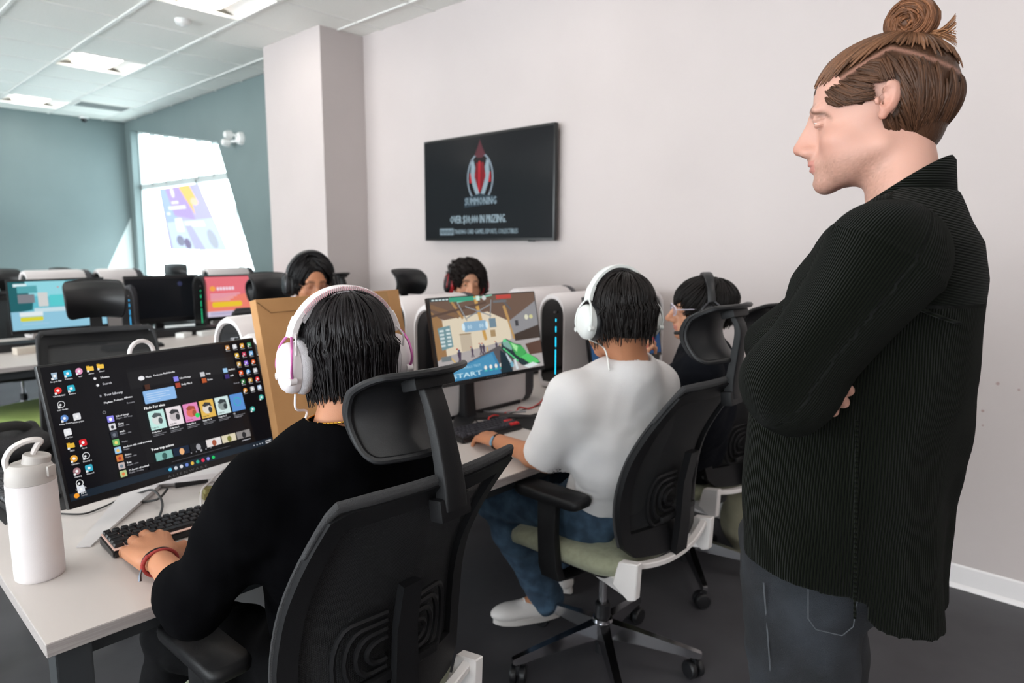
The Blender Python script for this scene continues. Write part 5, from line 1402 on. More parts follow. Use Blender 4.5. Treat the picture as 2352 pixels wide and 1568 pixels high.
# ---------------- hair styles
def mop(col, n=420, L=.085, r0=.0052, seed=1, crown=(0, -.055, .118), nape=-.075, bangs=True, curl=0, lift=.010, face_cut=(.064, .085, .080), part=None, vol=1.0, fallz=-.01, ear_cut=False, split=False, fz=.035, fx=.052, hl=.058):
    def fn(t, M, hc, sc):
        rs = np.random.RandomState(seed)
        E = ((0, -.011, .040), (.080*vol, .107*vol, .084*vol))
        cap = [EL(E[0], (E[1][0], E[1][1], E[1][2])), EL((0, -.040, -.02), (.058*vol, .056*vol, .056), k=.03),
               EL((0, .130, -.035), face_cut, k=.012, sub=True), EL((0, .04, -.12), (.12, .11, .085), k=.01, sub=True)]
        if ear_cut: cap += [EL((s_*.088, -.004, -.008), (.03, .034, .042), k=.008, sub=True) for s_ in (-1, 1)]
        V, F = sdf_mesh([q.xf(M, hc, sc) for q in cap], .006)
        base = np_obj('hair', V, F, hair_m, t, col=np.tile(np.array(hexc(col))*.8, (len(V), 1)))
        cr = np.array(crown)
        def start(rs):
            while True:
                v = rs.normal(size=3); v /= np.linalg.norm(v)
                if v[2] < (-.35 if v[1] > -.1 else -.8): continue
                p = np.array(E[0])+np.array(E[1])*v
                if p[1] > .055 and p[2] < hl and abs(p[0]) < .055: continue
                if ear_cut and p[2] < .03 and p[1] > -.03: continue
                return p
        def flow(p):
            if p[2] <= fallz: return np.array([-p[0]*5, -(p[1]+.01)*5, -1.2])
            d = p-cr; d = d/max(np.linalg.norm(d), .02)
            if split and p[1] > .0: d = d+np.array([np.sign(p[0]-.008)*1.4, -.2, 0])
            return d+np.array([0, 0, -.55 if p[2] > fallz else -1.2])+(np.array([0, .4, 0]) if p[1] > .02 and bangs else 0)
        def length(p, rs):
            zz = (p[2]-nape)
            l_ = min(L, max(.02, zz*1.15)) * (.75+.5*rs.rand())
            if p[1] > .05: l_ = min(l_, L*.75)
            if ear_cut and p[2] < .05: l_ *= .6
            return l_
        P = scalp_paths(rs, n, start, flow, M, hc, sc, E, length, r0, .0008, hexc(col), lift=lift, fall=fallz, curl=curl, colvar=.25, jitter=.10, stop=lambda p: (p[2] < nape+.012*math.sin(p[0]*300+p[1]*200)) or p[1] > .050 and p[2] < fz-.55*max(0, abs(p[0])-.020)-(0 if abs(p[0]) < fx else .2))
        V, F, C = locks_mesh(P); np_obj('hair_lock', V, F, hair_m, base, col=C, origin=np.array(tuple(t.location)))
    return fn

def headset(label, M, hc, sc, shell, pad, accent=None, lace=None, mic=False, cable=None, w_=.098, top=.140, yoke=None, tilt=0, group='headsets worn by the players', loc=None):
    hc = A3(hc)
    t = thing('headset', label, 'headset', tuple(hc+M@np.array([0, 0, top])*sc if loc is None else loc), 0, group)
    o3 = np.array(tuple(t.location)); ct, st = math.cos(R(tilt)), math.sin(R(tilt))
    def Wp(p):
        x, y, z = p; y, z = y*ct-z*st, y*st+z*ct
        return Vector(tuple(M@np.array([x, y, z])*sc+hc-o3))
    def arc(a0, a1, n=24, rx=w_+.004, z0=.02, rz=top-.02, y=-.008): return [(rx*math.cos(R(a0+(a1-a0)*k/n)), y, z0+rz*math.sin(R(a0+(a1-a0)*k/n))) for k in range(n+1)]
    def strap(bm, pts, hw, th, mi=0):
        rings = []
        for i, p in enumerate(pts):
            a, b = Vector(pts[max(i-1, 0)]), Vector(pts[min(i+1, len(pts)-1)]); tg = (b-a).normalized(); nrm = tg.cross(Vector((0, 1, 0))).normalized()
            hh = hw[0]+(hw[1]-hw[0])*math.sin(PI*i/(len(pts)-1)) if hasattr(hw, '__len__') else hw
            p = Vector(p)
            rings.append([Wp(p+Vector((0, 1, 0))*(hh*cx_)+nrm*(th*cz_)) for cx_, cz_ in ((-1, -.6), (-.7, -1), (.7, -1), (1, -.6), (1, .6), (.7, 1), (-.7, 1), (-1, .6))])
        loft(bm, rings, mi=mi)
    bm = bmesh.new(); strap(bm, arc(28, 152), (.012, .017), .0055); hb = obj('headband', bm, shell, t, smooth=50)
    bm = bmesh.new(); strap(bm, [(x*.955, y, z-.009) for x, y, z in arc(33, 147)], (.011, .016), .006); obj('headband_padding', bm, pad, t, smooth=50)
    if lace:
        bm = bmesh.new(); A = arc(38, 142, 46)
        for i, p in enumerate(A[:-1]):
            p = Vector(p); up_ = (p-Vector((0, p.y, .02))).normalized(); q_ = Vector(A[i+1])
            tube(bm, [Wp(p+up_*.0038+Vector((0, -.0155, 0))), Wp((p+q_)/2+up_*.0022+Vector((0, -.0178, 0))), Wp(q_-up_*.004+Vector((0, -.0185, 0)))], .0008, 5)
        obj('lacing', bm, lace, hb)
    for s in (-1, 1):
        bm = bmesh.new(); strap(bm, arc(12, 32, 6) if s > 0 else arc(168, 148, 6), .0135, .0075); obj('slider', bm, shell, t, smooth=50)
        c = Vector((s*(w_-.006), -.004, -.012))
        bm = bmesh.new(); rings = []
        for o_, r_ in ((-.0, .80), (.003, .98), (.012, 1.0), (.020, .95), (.027, .80), (.030, .5)):
            rings.append([Wp(c+Vector((s*o_, .038*r_*math.cos(a)*1.0, .046*r_*math.sin(a)))) for a in [2*PI*k/28 for k in range(28)]])
        loft(bm, rings); cup = obj('ear_cup', bm, shell, t, smooth=60)
        bm = bmesh.new(); rings = []
        for k in range(28):
            a = 2*PI*k/28; cc = c+Vector((-s*.008, .032*math.cos(a), .040*math.sin(a)))
            rings.append([Wp(cc+Vector((s*.012*math.sin(b), .010*math.cos(b)*math.cos(a), .010*math.cos(b)*math.sin(a)))) for b in [2*PI*j/10 for j in range(10)]])
        loft(bm, rings, loop=True); obj('ear_cushion', bm, pad, cup, smooth=60)
        if accent or yoke:
            bm = bmesh.new()
            for q in (-1, 1):
                tube(bm, [Wp((s*(w_+.002), -.008, .052)), Wp((s*(w_+.012), -.008+q*.030, .026)), Wp((s*(w_+.017), -.006+q*.040, -.008)), Wp((s*(w_+.014), -.004+q*.034, -.030))], .0028, 8, n=5)
            obj('yoke', bm, accent or yoke, t)
            for q in (-1, 1): bm = bmesh.new(); tube(bm, [Wp((s*(w_+.008), -.004+q*.034, -.030)), Wp((s*(w_+.020), -.004+q*.035, -.030))], .0075, 12); obj('hinge', bm, shell, t)
        if cable: 
            bm = bmesh.new(); tube(bm, [Wp((s*(w_-.004), -.014, .055)), Wp((s*(w_+.004), -.036, .035)), Wp((s*(w_+.004), -.034, .012)), Wp((s*(w_+.010), -.024, .0))], .002, 6, n=6); obj('wire', bm, cable, t)
    if mic:
        bm = bmesh.new(); tube(bm, [Wp((-w_-.008, .01, -.03)), Wp((-.085, .06, -.055)), Wp((-.055, .095, -.072)), Wp((-.045, .104, -.074))], .0025, 6, n=5); tube(bm, [Wp((-.058, .094, -.072)), Wp((-.040, .108, -.075))], .007, 8); obj('microphone', bm, rubber, t)
    return t, Wp

blackcloth = mat('black_cotton', '#050507', .95, bump=(900, .3), spec=.05)
whitecloth = mat('white_cotton', '#dad7d6', .85, bump=(700, .25), noise=(5, '#d1cfd0', .4, .7))
navycloth = mat('navy_cloth', '#0a0d14', .9, bump=(700, .3), spec=.15)
greycloth = mat('charcoal_cloth', '#3a393d', .9, bump=(600, .5))
denim = mat('blue_denim', '#22384c', .8, noise=(14, '#48647c', .45, .75), bump=(900, .5))
denim_k = mat('washed_black_denim', '#121419', .85, noise=(7, '#30353d', .45, .8), bump=(800, .7))
pants_k = mat('black_trousers', '#08080a', .9, bump=(500, .3), spec=.12)

# ================= person 1: black tee, white and pink headset
J1 = dict(head=(at(792, 816, 1.37), 80, 14, 0), neck=(.720, 1.13, 1.078), chest=(.73, 1.145, .88), pelvis=(.77, 1.235, .58), Ls=(.562, 1.165, .985), Rs=(.890, 1.115, 1.0),
          Le=(.458, 1.228, .790), Lw=(.475, 1.462, .782), Re=(.935, 1.225, .80), Rw=(.90, 1.44, .785), Lhip=(.67, 1.22, .55), Rhip=(.87, 1.22, .55), Lk=(.55, 1.60, .53), Rk=(.95, 1.60, .53), La=(.52, 1.62, .095), Ra=(.98, 1.60, .095))
J1['Lhand'] = hand(J1['Lw'], (.10, 1, -.02), (-.10, -.10, 1), (1, 0, 0), curl=((10, 16, 14), (8, 14, 12), (8, 16, 14), (10, 18, 14)), spread=.020, sc=1.28, thumb_out=38)
J1['Rhand'] = hand(J1['Rw'], (-.1, 1, -.1), (0, .1, 1), (-1, 0, 0), curl=(20, 25, 20))
hair_blk = '#141012'
p1 = make_person('person in a black t-shirt seated nearest the camera, seen from behind', J1, tone='tan', h=.0045, hairfn=mop(hair_blk, 1500, .175, .0036, 3, nape=-.085, vol=1.0, fallz=.012), sc=1.04)
o1 = A3(J1['head'][0]); M1 = J1['_M']
def tee(t, J, m, sleeve_end=.35, r_sh=.082, r_el=.072, h=.006, amp=.004, seed=1, belly=(.165, .125), hemz=None, chestr=(.185, .125, .215), far_only=None, long=False, name='shirt', cuffr=None, fr=28):
    Mb = J['_Mb']; ch, pel, nb = A3(J['chest']), A3(J['pelvis']), A3(J['neck'])
    p = [EL(ch, chestr, Mb, k=.05), EL(nb*.42+ch*.58+np.array([0, 0, -.015]), (.180, .098, .120), Mb, k=.07), EL((ch+pel)/2, (belly[0], belly[1], .17), Mb, k=.05), EL(pel+np.array([0, 0, .02]), (belly[0]+.01, belly[1]+.005, .11), Mb, k=.05)]
    for s in 'LR':
        sh, el, wr = A3(J[s+'s']), A3(J[s+'e']), A3(J[s+'w'])
        p.append(RC(nb-np.array([0, 0, .035]), sh, .060, r_sh*.84, k=.07))
    for s in 'LR':
        sh, el, wr = A3(J[s+'s']), A3(J[s+'e']), A3(J[s+'w'])
        fe = 1.0 if long else sleeve_end
        if fe > 0:
            p.append(RC(sh, el, r_sh, r_el, k=.03)); en = el+(wr-el)*fe; p.append(RC(el, en, r_el, cuffr or r_el*.93, k=.02))
            d = unit(en-el)
        else:
            en = sh+(el-sh)*(1+fe); p.append(RC(sh, en, r_sh, r_el, k=.03)); d = unit(en-sh)
        rr_ = (cuffr or r_el*.93)
        p.append(RC(en+d*.005, en+d*.12, rr_*.86, rr_*1.0, k=.003, sub=True)); p.append(EL(en+d*(rr_+.012), (rr_*1.5, rr_*1.5, rr_+.006), np.stack([unit(np.cross(d, [.3, .2, .9])), unit(np.cross(d, np.cross(d, [.3, .2, .9]))), d], 1), k=.004, sub=True))
    up_ = unit(nb-ch+np.array([0, 0, .4]))
    p.append(RC(nb+up_*.012, nb+up_*.15, .064, .085, k=.008, sub=True))
    return cloth(t, name, p, m, h, amp, fr, seed)
sh1 = tee(p1, J1, blackcloth, sleeve_end=.22, r_sh=.080, r_el=.064, seed=4, amp=.0035, chestr=(.19, .12, .225), belly=(.16, .108))
def collar_ring(t, J, m, par, r_=.066, th=.009, dz=.0, name='collar'):
    nb, ch = A3(J['neck']), A3(J['chest']); u = unit(nb-ch+np.array([0, 0, .4])); a = unit(np.cross(u, [0, 1, 0])); b = np.cross(u, a); bm = bmesh.new()
    tube(bm, vsub(t, [nb+u*(.006+dz)+a*r_*math.cos(q)+b*r_*.98*math.sin(q) for q in [2*PI*k/32 for k in range(32)]]), th, 8, loop=True, flat=.8)
    return obj(name, bm, m, par)
collar_ring(p1, J1, blackcloth, sh1)
trousers(p1, J1, pants_k, r=(.098, .080, .070), seed=8)
for s in 'LR': shoe_mesh(p1, J1, s, mat('grey_shoe', '#6b6663', .7), whp)
gold = mat('gold_chain', '#c9983c', .25, metal=1)
nc = thing('necklace', 'thin gold chain around the neck of the person in the black shirt', 'necklace', J1['neck']); bm = bmesh.new()
nb = A3(J1['neck']); u = unit(nb-A3(J1['chest'])+np.array([0, 0, .2])); a_ = unit(np.cross(u, [0, 1, 0])); b_ = np.cross(u, a_)
for k in range(60):
    q = 2*PI*k/60; c_ = Vector(a_*.0645*math.cos(q)+b_*.0655*math.sin(q)+u*(.034+.008*math.sin(q)))
    tube(bm, [c_-Vector(a_*math.sin(q)*-.0028+b_*math.cos(q)*.0028), c_+Vector(a_*math.sin(q)*-.0028+b_*math.cos(q)*.0028)], .0022, 6)
obj('chain', bm, gold, nc)
pink = mat('pink_metal', '#c56aa6', .3, metal=.5); wshell = mat('headset_white', '#e3dcde', .35); gpad = mat('headset_padding', '#c3c0c4', .8, bump=(500, .4))
hs1, W1 = headset('white headset with pink yokes and pink laced band on the nearest seated person', M1, J1['head'][0], 1.10, wshell, gpad, accent=pink, lace=mat('pink_lace', '#cf9aa4', .6), cable=wshell, top=.126, w_=.099, tilt=13)
bm = bmesh.new(); a0 = W1((-.100, -.012, -.058)); o3 = Vector(hs1.location)
tube(bm, [a0, a0+Vector((0, 0, -.03)), at(705, 945, 1.33)-o3, at(690, 985, 1.33)-o3, at(668, 1015, 1.36)-o3, at(660, 1060, 1.40)-o3, at(640, 1130, 1.5)-o3], .0024, 6, n=6); obj('cable', bm, wshell, hs1)
# bracelets
def bracelet(label, wr, d, r_, m, th=.003, bead=None, tassel=None, sh=0):
    wr, d = A3(wr), unit(d); a = unit(np.cross(d, [0, 0, 1])); b = np.cross(a, d); c = wr+d*sh
    t = thing('bracelet', label, 'bracelet', tuple(c)); bm = bmesh.new()
    tube(bm, [Vector(a*r_*math.cos(q)+b*r_*.82*math.sin(q)) for q in [2*PI*k/36 for k in range(36)]], th, 8, loop=True); obj('band', bm, m, t)
    if bead:
        bm = bmesh.new()
        for k in range(7):
            q = PI*(.75+.05*k); c2 = Vector(a*(r_+.001)*math.cos(q)+b*r_*.84*math.sin(q)); bmesh.ops.create_icosphere(bm, subdivisions=2, radius=.0048, matrix=Matrix.Translation(c2))
        obj('knot', bm, bead, t)
    if tassel:
        bm = bmesh.new(); c2 = Vector(a*(r_+.002)*math.cos(PI*1.0)); tube(bm, [c2, c2+Vector((-.006, -.004, -.012)), c2+Vector((-.008, -.006, -.024))], [.0022, .003, .004], 6); obj('charm', bm, tassel, t)
    return t
dw = A3(J1['Lw'])-A3(J1['Le'])
red = mat('red_cord', '#a02f2b', .6, bump=(900, .6))
bracelet('braided red cord bracelet on the wrist at the keyboard', J1['Lw'], dw, .0335, red, .0036, bead=red, tassel=mat('dark_charm', '#4a4c52', .3, metal=.8), sh=-.012)
bracelet('thin black cord bracelet beside the braided red one', J1['Lw'], dw, .0325, rubber, .0022, sh=.002)

# ================= person 2: white tee, jeans
J2 = dict(head=(at(1420, 728, 1.95), 68, 12, 2), neck=(1.665, 1.070, 1.105), chest=(1.69, 1.125, .885), pelvis=(1.79, 1.225, .60), Ls=(1.515, 1.150, 1.005), Rs=(1.845, 1.100, 1.000),
          Le=(1.555, 1.290, .785), Lw=(1.590, 1.535, .785), Re=(1.965, 1.27, .80), Rw=(2.100, 1.53, .790), Lhip=(1.70, 1.21, .57), Rhip=(1.88, 1.21, .57), Lk=(1.655, 1.60, .55), Rk=(1.99, 1.62, .54), La=(1.845, 1.525, .125), Ra=(2.10, 1.66, .09))
J2['Lfoot'] = A3(J2['La'])+np.array([-.13, .08, -.06])
J2['Lhand'] = hand(J2['Lw'], (.25, 1, -.04), (0, .05, 1), (1, 0, 0), curl=(22, 28, 22), sc=1.02)
J2['Rhand'] = hand(J2['Rw'], (.15, 1, -.1), (0, .1, 1), (-1, 0, 0), curl=(18, 24, 18), sc=1.0)
p2_ = make_person('person in a white t-shirt and jeans with a white headset, seen from behind, typing', J2, tone='tan', h=.005, hairfn=mop('#15100f', 1200, .160, .0036, 5, nape=-.080, vol=1.0, ear_cut=True, fallz=.012), sc=1.04)
def trs(t, J, **k): return trousers(t, J, **k)
sh2 = tee(p2_, J2, whitecloth, sleeve_end=-.14, r_sh=.084, r_el=.080, seed=6, amp=.0032, cuffr=.078, chestr=(.185, .13, .22), belly=(.160, .115), fr=17)
collar_ring(p2_, J2, whitecloth, sh2, r_=.067)
trousers(p2_, J2, denim, r=(.100, .080, .066), seed=9, amp=.005)
for s in 'LR': shoe_mesh(p2_, J2, s, mat('white_leather', '#cfcac7', .55), mat('white_rubber', '#bdb8b4', .6), laces=whp)
hs2, W2 = headset('plain white headset with black band padding on the person in the white t-shirt', J2['_M'], J2['head'][0], 1.09, mat('headset_offwhite', '#dcdfdd', .4), blackp, yoke=mat('headset_offwhite', '#dcdfdd', .4), top=.134, w_=.095, tilt=4)
bm = bmesh.new(); a0 = W2((-.097, -.008, -.058)); o3 = Vector(hs2.location)
tube(bm, [a0, at(1388, 800, 1.93)-o3, at(1400, 850, 1.9)-o3], .0025, 6, n=6); obj('cable', bm, whp, hs2)
bracelet('dark bead bracelet on the typing wrist of the person in white', J2['Lw'], A3(J2['Lw'])-A3(J2['Le']), .031, rubber, .0035, bead=mat('blue_bead', '#6a8fa8', .3))

# ================= person 4: glasses, black headset, navy top
J4 = dict(head=(at(1616, 712, 2.45), 128, 2, -3), neck=(2.335, 1.165, 1.085), chest=(2.37, 1.185, .87), pelvis=(2.50, 1.29, .58), Ls=(2.185, 1.105, 1.0), Rs=(2.485, 1.245, .99),
          Le=(2.125, 1.375, .800), Lw=(2.055, 1.275, 1.005), Re=(2.42, 1.44, .80), Rw=(2.18, 1.42, .93), Lhip=(2.42, 1.33, .56), Rhip=(2.58, 1.36, .56), Lk=(2.33, 1.66, .53), Rk=(2.62, 1.74, .53), La=(2.35, 1.66, .09), Ra=(2.64, 1.74, .09))
J4['Lhand'] = hand(J4['Lw'], (-.25, -.15, 1), (-.9, .3, -.1), (.2, 1, 0), curl=(60, 70, 50), sc=1.0, thumb_out=30, thumb_curl=25)
J4['Rhand'] = hand(J4['Rw'], (-.8, -.2, .5), (-.3, .5, .8), (0, -1, .3), curl=(45, 60, 40), sc=1.0)
p4 = make_person('person in clear-framed glasses and black headset looking left, seated nearest the white wall', J4, tone='light', h=.0045, hairfn=mop('#14100f', 1000, .120, .0042, 8, nape=-.06, vol=1.0, fallz=-.0, fz=.022), sc=.97, look=(-.2, -.1))
sh4 = tee(p4, J4, navycloth, long=True, r_sh=.080, r_el=.062, cuffr=.050, seed=7)
collar_ring(p4, J4, navycloth, sh4)
trousers(p4, J4, pants_k, seed=10)
for s in 'LR': shoe_mesh(p4, J4, s, rubber, whp)
headset('black headset with a microphone boom on the person in clear glasses', J4['_M'], J4['head'][0], 1.0, mat('headset_black', '#1b1b1e', .4), rubber, yoke=dgrey, mic=True, top=.134, tilt=0)
bracelet('black wristband with yellow marks on the raised wrist', J4['Lw'], A3(J4['Lw'])-A3(J4['Le']), .031, rubber, .0065, bead=mat('yellow_print', '#b39a4a', .5))
def glasses(label, M, hc, sc, m, lens, rim=.0012, rx=.0225, rz=.019):
    hc = A3(hc); c0 = hc+M@np.array([0, (.104+.012), .008])*sc
    t = thing('glasses', label, 'glasses', tuple(c0)); W = lambda p: Vector(tuple(M@np.array((p[0], p[1]+.012*(p[1] > .03), p[2]))*sc+hc-c0))
    bm = bmesh.new()
    for s in (-1, 1):
        tube(bm, [W((s*.031+rx*math.cos(q), .104-.006*abs(math.cos(q)), .006+rz*math.sin(q))) for q in [2*PI*k/28 for k in range(28)]], rim, 6, loop=True)
    tube(bm, [W((-.010, .104, .010)), W((0, .106, .014)), W((.010, .104, .010))], rim, 6, n=3); obj('frame', bm, m, t)
    for s in (-1, 1):
        bm = bmesh.new(); tube(bm, [W((s*.0535, .098, .012)), W((s*.070, .070, .014)), W((s*.080, .0, .016))], rim*.9, 6, n=3); obj('temple', bm, m, t)
        bm = bmesh.new(); loft(bm, [[W((s*.031+rx*.97*math.cos(q), .1035+o_, .006+rz*.97*math.sin(q))) for q in [2*PI*k/28 for k in range(28)]] for o_ in (0, .001)]); obj('lens', bm, lens, t)
    return t
lens_m = mat('lens_glass', '#e8ecff', .03, trans=1.0, alpha=.35, spec=.8)
glasses('clear round glasses on the person with the black headset', J4['_M'], J4['head'][0], .97, mat('clear_frame', '#c9c4d4', .15, spec=.8), lens_m, rim=.0020)

# ================= persons A and B across the desk
JA = dict(head=(at(714, 648, 3.25), 254, 14, 0), neck=(1.715, 3.00, 1.09), chest=(1.73, 3.03, .87), pelvis=(1.78, 3.10, .58), Ls=(1.895, 3.02, 1.0), Rs=(1.55, 3.02, 1.0),
          Le=(1.96, 2.88, .80), Lw=(1.88, 2.66, .78), Re=(1.48, 2.88, .80), Rw=(1.54, 2.66, .78), Lhip=(1.87, 3.07, .56), Rhip=(1.69, 3.07, .56), Lk=(1.90, 2.64, .53), Rk=(1.63, 2.64, .53), La=(1.9, 2.66, .09), Ra=(1.62, 2.66, .09))
JB = dict(head=(at(1072, 650, 3.92), 240, 8, -4), neck=(2.735, 2.97, 1.085), chest=(2.74, 3.0, .87), pelvis=(2.75, 3.04, .58), Ls=(2.905, 2.98, 1.0), Rs=(2.565, 3.0, 1.0),
          Le=(2.98, 2.85, .80), Lw=(2.88, 2.64, .78), Re=(2.50, 2.87, .80), Rw=(2.57, 2.64, .78), Lhip=(2.84, 3.02, .56), Rhip=(2.66, 3.02, .56), Lk=(2.88, 2.62, .53), Rk=(2.62, 2.62, .53), La=(2.88, 2.64, .09), Ra=(2.62, 2.64, .09))
for J in (JA, JB):
    J['Lhand'] = hand(J['Lw'], (-.1, -1, -.05), (0, 0, 1), (-1, 0, 0)); J['Rhand'] = hand(J['Rw'], (.1, -1, -.05), (0, 0, 1), (1, 0, 0))
pA = make_person('person with black centre-parted hair, glasses and dark headset above the cardboard box', JA, tone='tan', h=.0065, hairfn=mop('#0f0d0f', 700, .10, .005, 12, nape=-.05, vol=1.08, fallz=-.0, split=True, face_cut=(.056, .085, .122), fz=.080, hl=.085), sc=1.04)
sA = tee(pA, JA, blackcloth, long=True, cuffr=.05, r_el=.06, h=.008); trousers(pA, JA, pants_k, h=.01)
headset('dark headset on the person above the cardboard box', JA['_M'], JA['head'][0], 1.08, mat('headset_black', '#1b1b1e', .4), rubber, yoke=dgrey)
glasses('thin-rimmed glasses on the person above the cardboard box', JA['_M'], JA['head'][0], 1.04, mat('rose_gold_wire', '#b98f7c', .3, metal=.8), lens_m, rim=.0011)
pB = make_person('person with dark curly hair and a red-edged headset looking out above the game monitor', JB, tone='light', h=.0065, hairfn=mop('#1a1210', 900, .085, .0045, 14, nape=-.08, vol=1.14, fallz=-.3, curl=.014, face_cut=(.064, .085, .116), fz=.072, hl=.080), sc=1.02)
sB = tee(pB, JB, blackcloth, long=True, cuffr=.05, r_el=.06, h=.008); trousers(pB, JB, pants_k, h=.01)
headset('black and red headset in the curly hair', JB['_M'], JB['head'][0], 1.08, mat('headset_black', '#1b1b1e', .4), mat('headset_red', '#a8222a', .4), yoke=mat('headset_red', '#a8222a', .4), top=.128)
for t_, J in ((pA, JA), (pB, JB)):
    for s in 'LR': shoe_mesh(t_, J, s, rubber, whp)
# ================= the standing man
pz = A3((1.235, .315, 0)); FA = 101
fv = np.array([math.cos(R(FA)), math.sin(R(FA)), 0]); lv = np.array([-fv[1], fv[0], 0])      # forward, left
def ml(f, l, z): return pz+fv*f+lv*l+np.array([0, 0, z])
J5 = dict(head=(tuple(at(2022, 277, 1.10)), FA+3, 6, 0), neck=ml(-.028, 0, 1.535), chest=ml(.02, 0, 1.28), pelvis=ml(.072, 0, .93), Ls=ml(-.005, .185, 1.445), Rs=ml(-.005, -.185, 1.445),
          Le=tuple(at(1820, 880, .985)), Lw=tuple(at(1925, 858, 1.17)), Re=tuple(at(1795, 800, 1.33)), Rw=tuple(at(1855, 905, 1.10)), Lhip=ml(.072, .085, .90), Rhip=ml(.072, -.085, .90),
          Lk=ml(.040, .10, .50), Rk=ml(.03, -.10, .50), La=ml(.02, .11, .10), Ra=ml(.0, -.12, .10))
J5['Lfoot'] = ml(.17, .13, .045); J5['Rfoot'] = ml(.15, -.14, .045)
J5['Rhand'] = hand(J5['Rw'], A3(at(1908, 930, 1.02))-A3(J5['Rw']), (.6, -.5, -.6), (.2, .3, 1), curl=(20, 25, 18), sc=.92, spread=.006, thumb_out=20)
J5['Lhand'] = hand(J5['Lw'], lv*-1+fv*.1, fv, (0, 0, 1), curl=(20, 25, 18))
HB = '#4a3122'
def man_hair(t, M, hc, sc):
    rs = np.random.RandomState(21)
    E = ((0, -.006, .040), (.077, .109, .086)); ce, re = np.array(E[0]), np.array(E[1])
    cap = [EL(E[0], E[1]), EL((0, -.052, -.010), (.048, .042, .056), k=.02), EL((0, .133, -.020), (.105, .082, .080), k=.010, sub=True), EL((0, .055, -.085), (.30, .075, .112), k=.008, sub=True), EL((0, -.02, -.13), (.12, .09, .055), k=.01, sub=True)]
    cap += [EL((s_*.090, -.004, .012), (.03, .032, .050), k=.008, sub=True) for s_ in (-1, 1)]
    V, F = sdf_mesh([q.xf(M, hc, sc) for q in cap], .004)
    L_ = ((V-hc)@M)/sc; y, z = L_[:, 1], L_[:, 2]
    ys = [-.12, -.107, -.018, .084, .1]; zs = [.04, .051, .100, .053, .048]
    def zp(y): return np.interp(y, ys, zs)
    part = np.exp(-((z-zp(y))/.0035)**2)[:, None]
    col = np.array(hexc(HB))*.8*(1-part*.8)+np.array(hexc('#9c7263'))*part*.8
    base = np_obj('hair', V, F, hair_m, t, col=col)
    def surf(x, y, z): p = np.array([x, y, z]); q = (p-ce)/re; return ce+re*q/np.linalg.norm(q)
    bun = np.array([0, -.048, .133])
    def st_top(rs):
        while True:
            yy = rs.uniform(-.11, .088); v = rs.uniform(0, 1); zz = zp(yy)+.004+(.128-zp(yy))*v*.9; x = rs.choice([-1, 1])*rs.uniform(.0, .075)
            if yy > .05: zz = rs.uniform(.062, .10); x = rs.uniform(-.06, .06)
            p = surf(x, yy, zz)
            if p[2] < zp(p[1])+.003: continue
            return p
    def fl_top(p): d = bun-np.array([0, -.005, .024])-p; return d/np.linalg.norm(d)
    P = scalp_paths(rs, 620, st_top, fl_top, M, hc, sc, E, lambda p, r: max(.02, np.linalg.norm(bun-p)-.006), .0030, .0016, np.array(hexc('#6b4a35'))*.9, lift=.008, fall=-1, colvar=.45, jitter=.05, npts=10)
    V, F, C = locks_mesh(P); np_obj('swept_top', V, F, hair_m, base, col=C, origin=np.array(tuple(t.location)))
    def st_side(rs):
        while True:
            s_ = rs.choice([-1, 1]); yy = rs.uniform(-.118, .076); v = rs.uniform(0, 1)**1.1
            lo_ = .028+.2*max(0, yy-.03) if yy > -.0 else -.045
            zz = zp(yy)-.003-(zp(yy)-lo_)*v
            if zz < lo_-.01: continue
            q = max(0, 1-((yy-ce[1])/re[1])**2-((zz-ce[2])/re[2])**2); x = s_*re[0]*math.sqrt(q)
            return surf(x, yy, zz)
    def fl_side(p):
        if p[1] > -.0: return np.array([0, -1.0, -.50-.3*(p[1] > .04)+ (.30 if p[2] < .035 else 0)])
        return np.array([0, -.30 if p[1] > -.05 else .02, -1.0])
    def len_side(p, r):
        if p[1] > 0: return .05+.05*r.rand()+p[1]*.5
        return min(.085, max(.028, (p[2]+.080)*(.8+.35*r.rand())))
    P = scalp_paths(rs, 1300, st_side, fl_side, M, hc, sc, E, len_side, .0034, .0007, hexc(HB), lift=.007, fall=-.055, colvar=.4, jitter=.10, npts=12, stop=lambda p: (p[1] > 0 and p[2] < .021) or abs(p[0]) > .062 and abs(p[1]+.014) < .019 and abs(p[2]-.018) < .027)
    V, F, C = locks_mesh(P); np_obj('side_hair', V, F, hair_m, base, col=C, origin=np.array(tuple(t.location)))
    # bun: strands coiled round a slanting axis, plus loose ends
    V, F = sdf_mesh([EL(bun+np.array([0, 0, .012]), (.027, .030, .027)).xf(M, hc, sc)], .004); np_obj('bun_core', V, F, hair_m, base, col=np.tile(np.array(hexc('#5a3a26')), (len(V), 1)), origin=np.array(tuple(t.location)))
    P = []; ax = np.array([.95, -.25, .1]); ax /= np.linalg.norm(ax); e1 = np.cross(ax, [0, 0, 1]); e1 /= np.linalg.norm(e1); e2 = np.cross(ax, e1)
    for k in range(420):
        rr = .006+.028*math.sqrt(rs.rand()); off = rs.choice([-1, 1])*rs.uniform(.75, 1)*.030*math.sqrt(max(0, 1-(rr/.036)**2)); a0 = rs.rand()*6.28; span = rs.uniform(1.6, 3.6); ph = rs.rand()*6
        pts = [bun+np.array([0, -.0, .012])+ax*(off+.004*math.sin(ph+a*2))+ (e1*math.cos(a0+a)+e2*math.sin(a0+a))*(rr+.0035*math.sin(ph+a*1.5)) for a in np.linspace(0, span, 14)]
        P.append((np.array(pts)@M.T*sc+hc, .0030*sc*(.6+.8*rs.rand()), .0012*sc, np.array(hexc('#6f4830'))*(1+.45*(rs.rand()*2-1))))
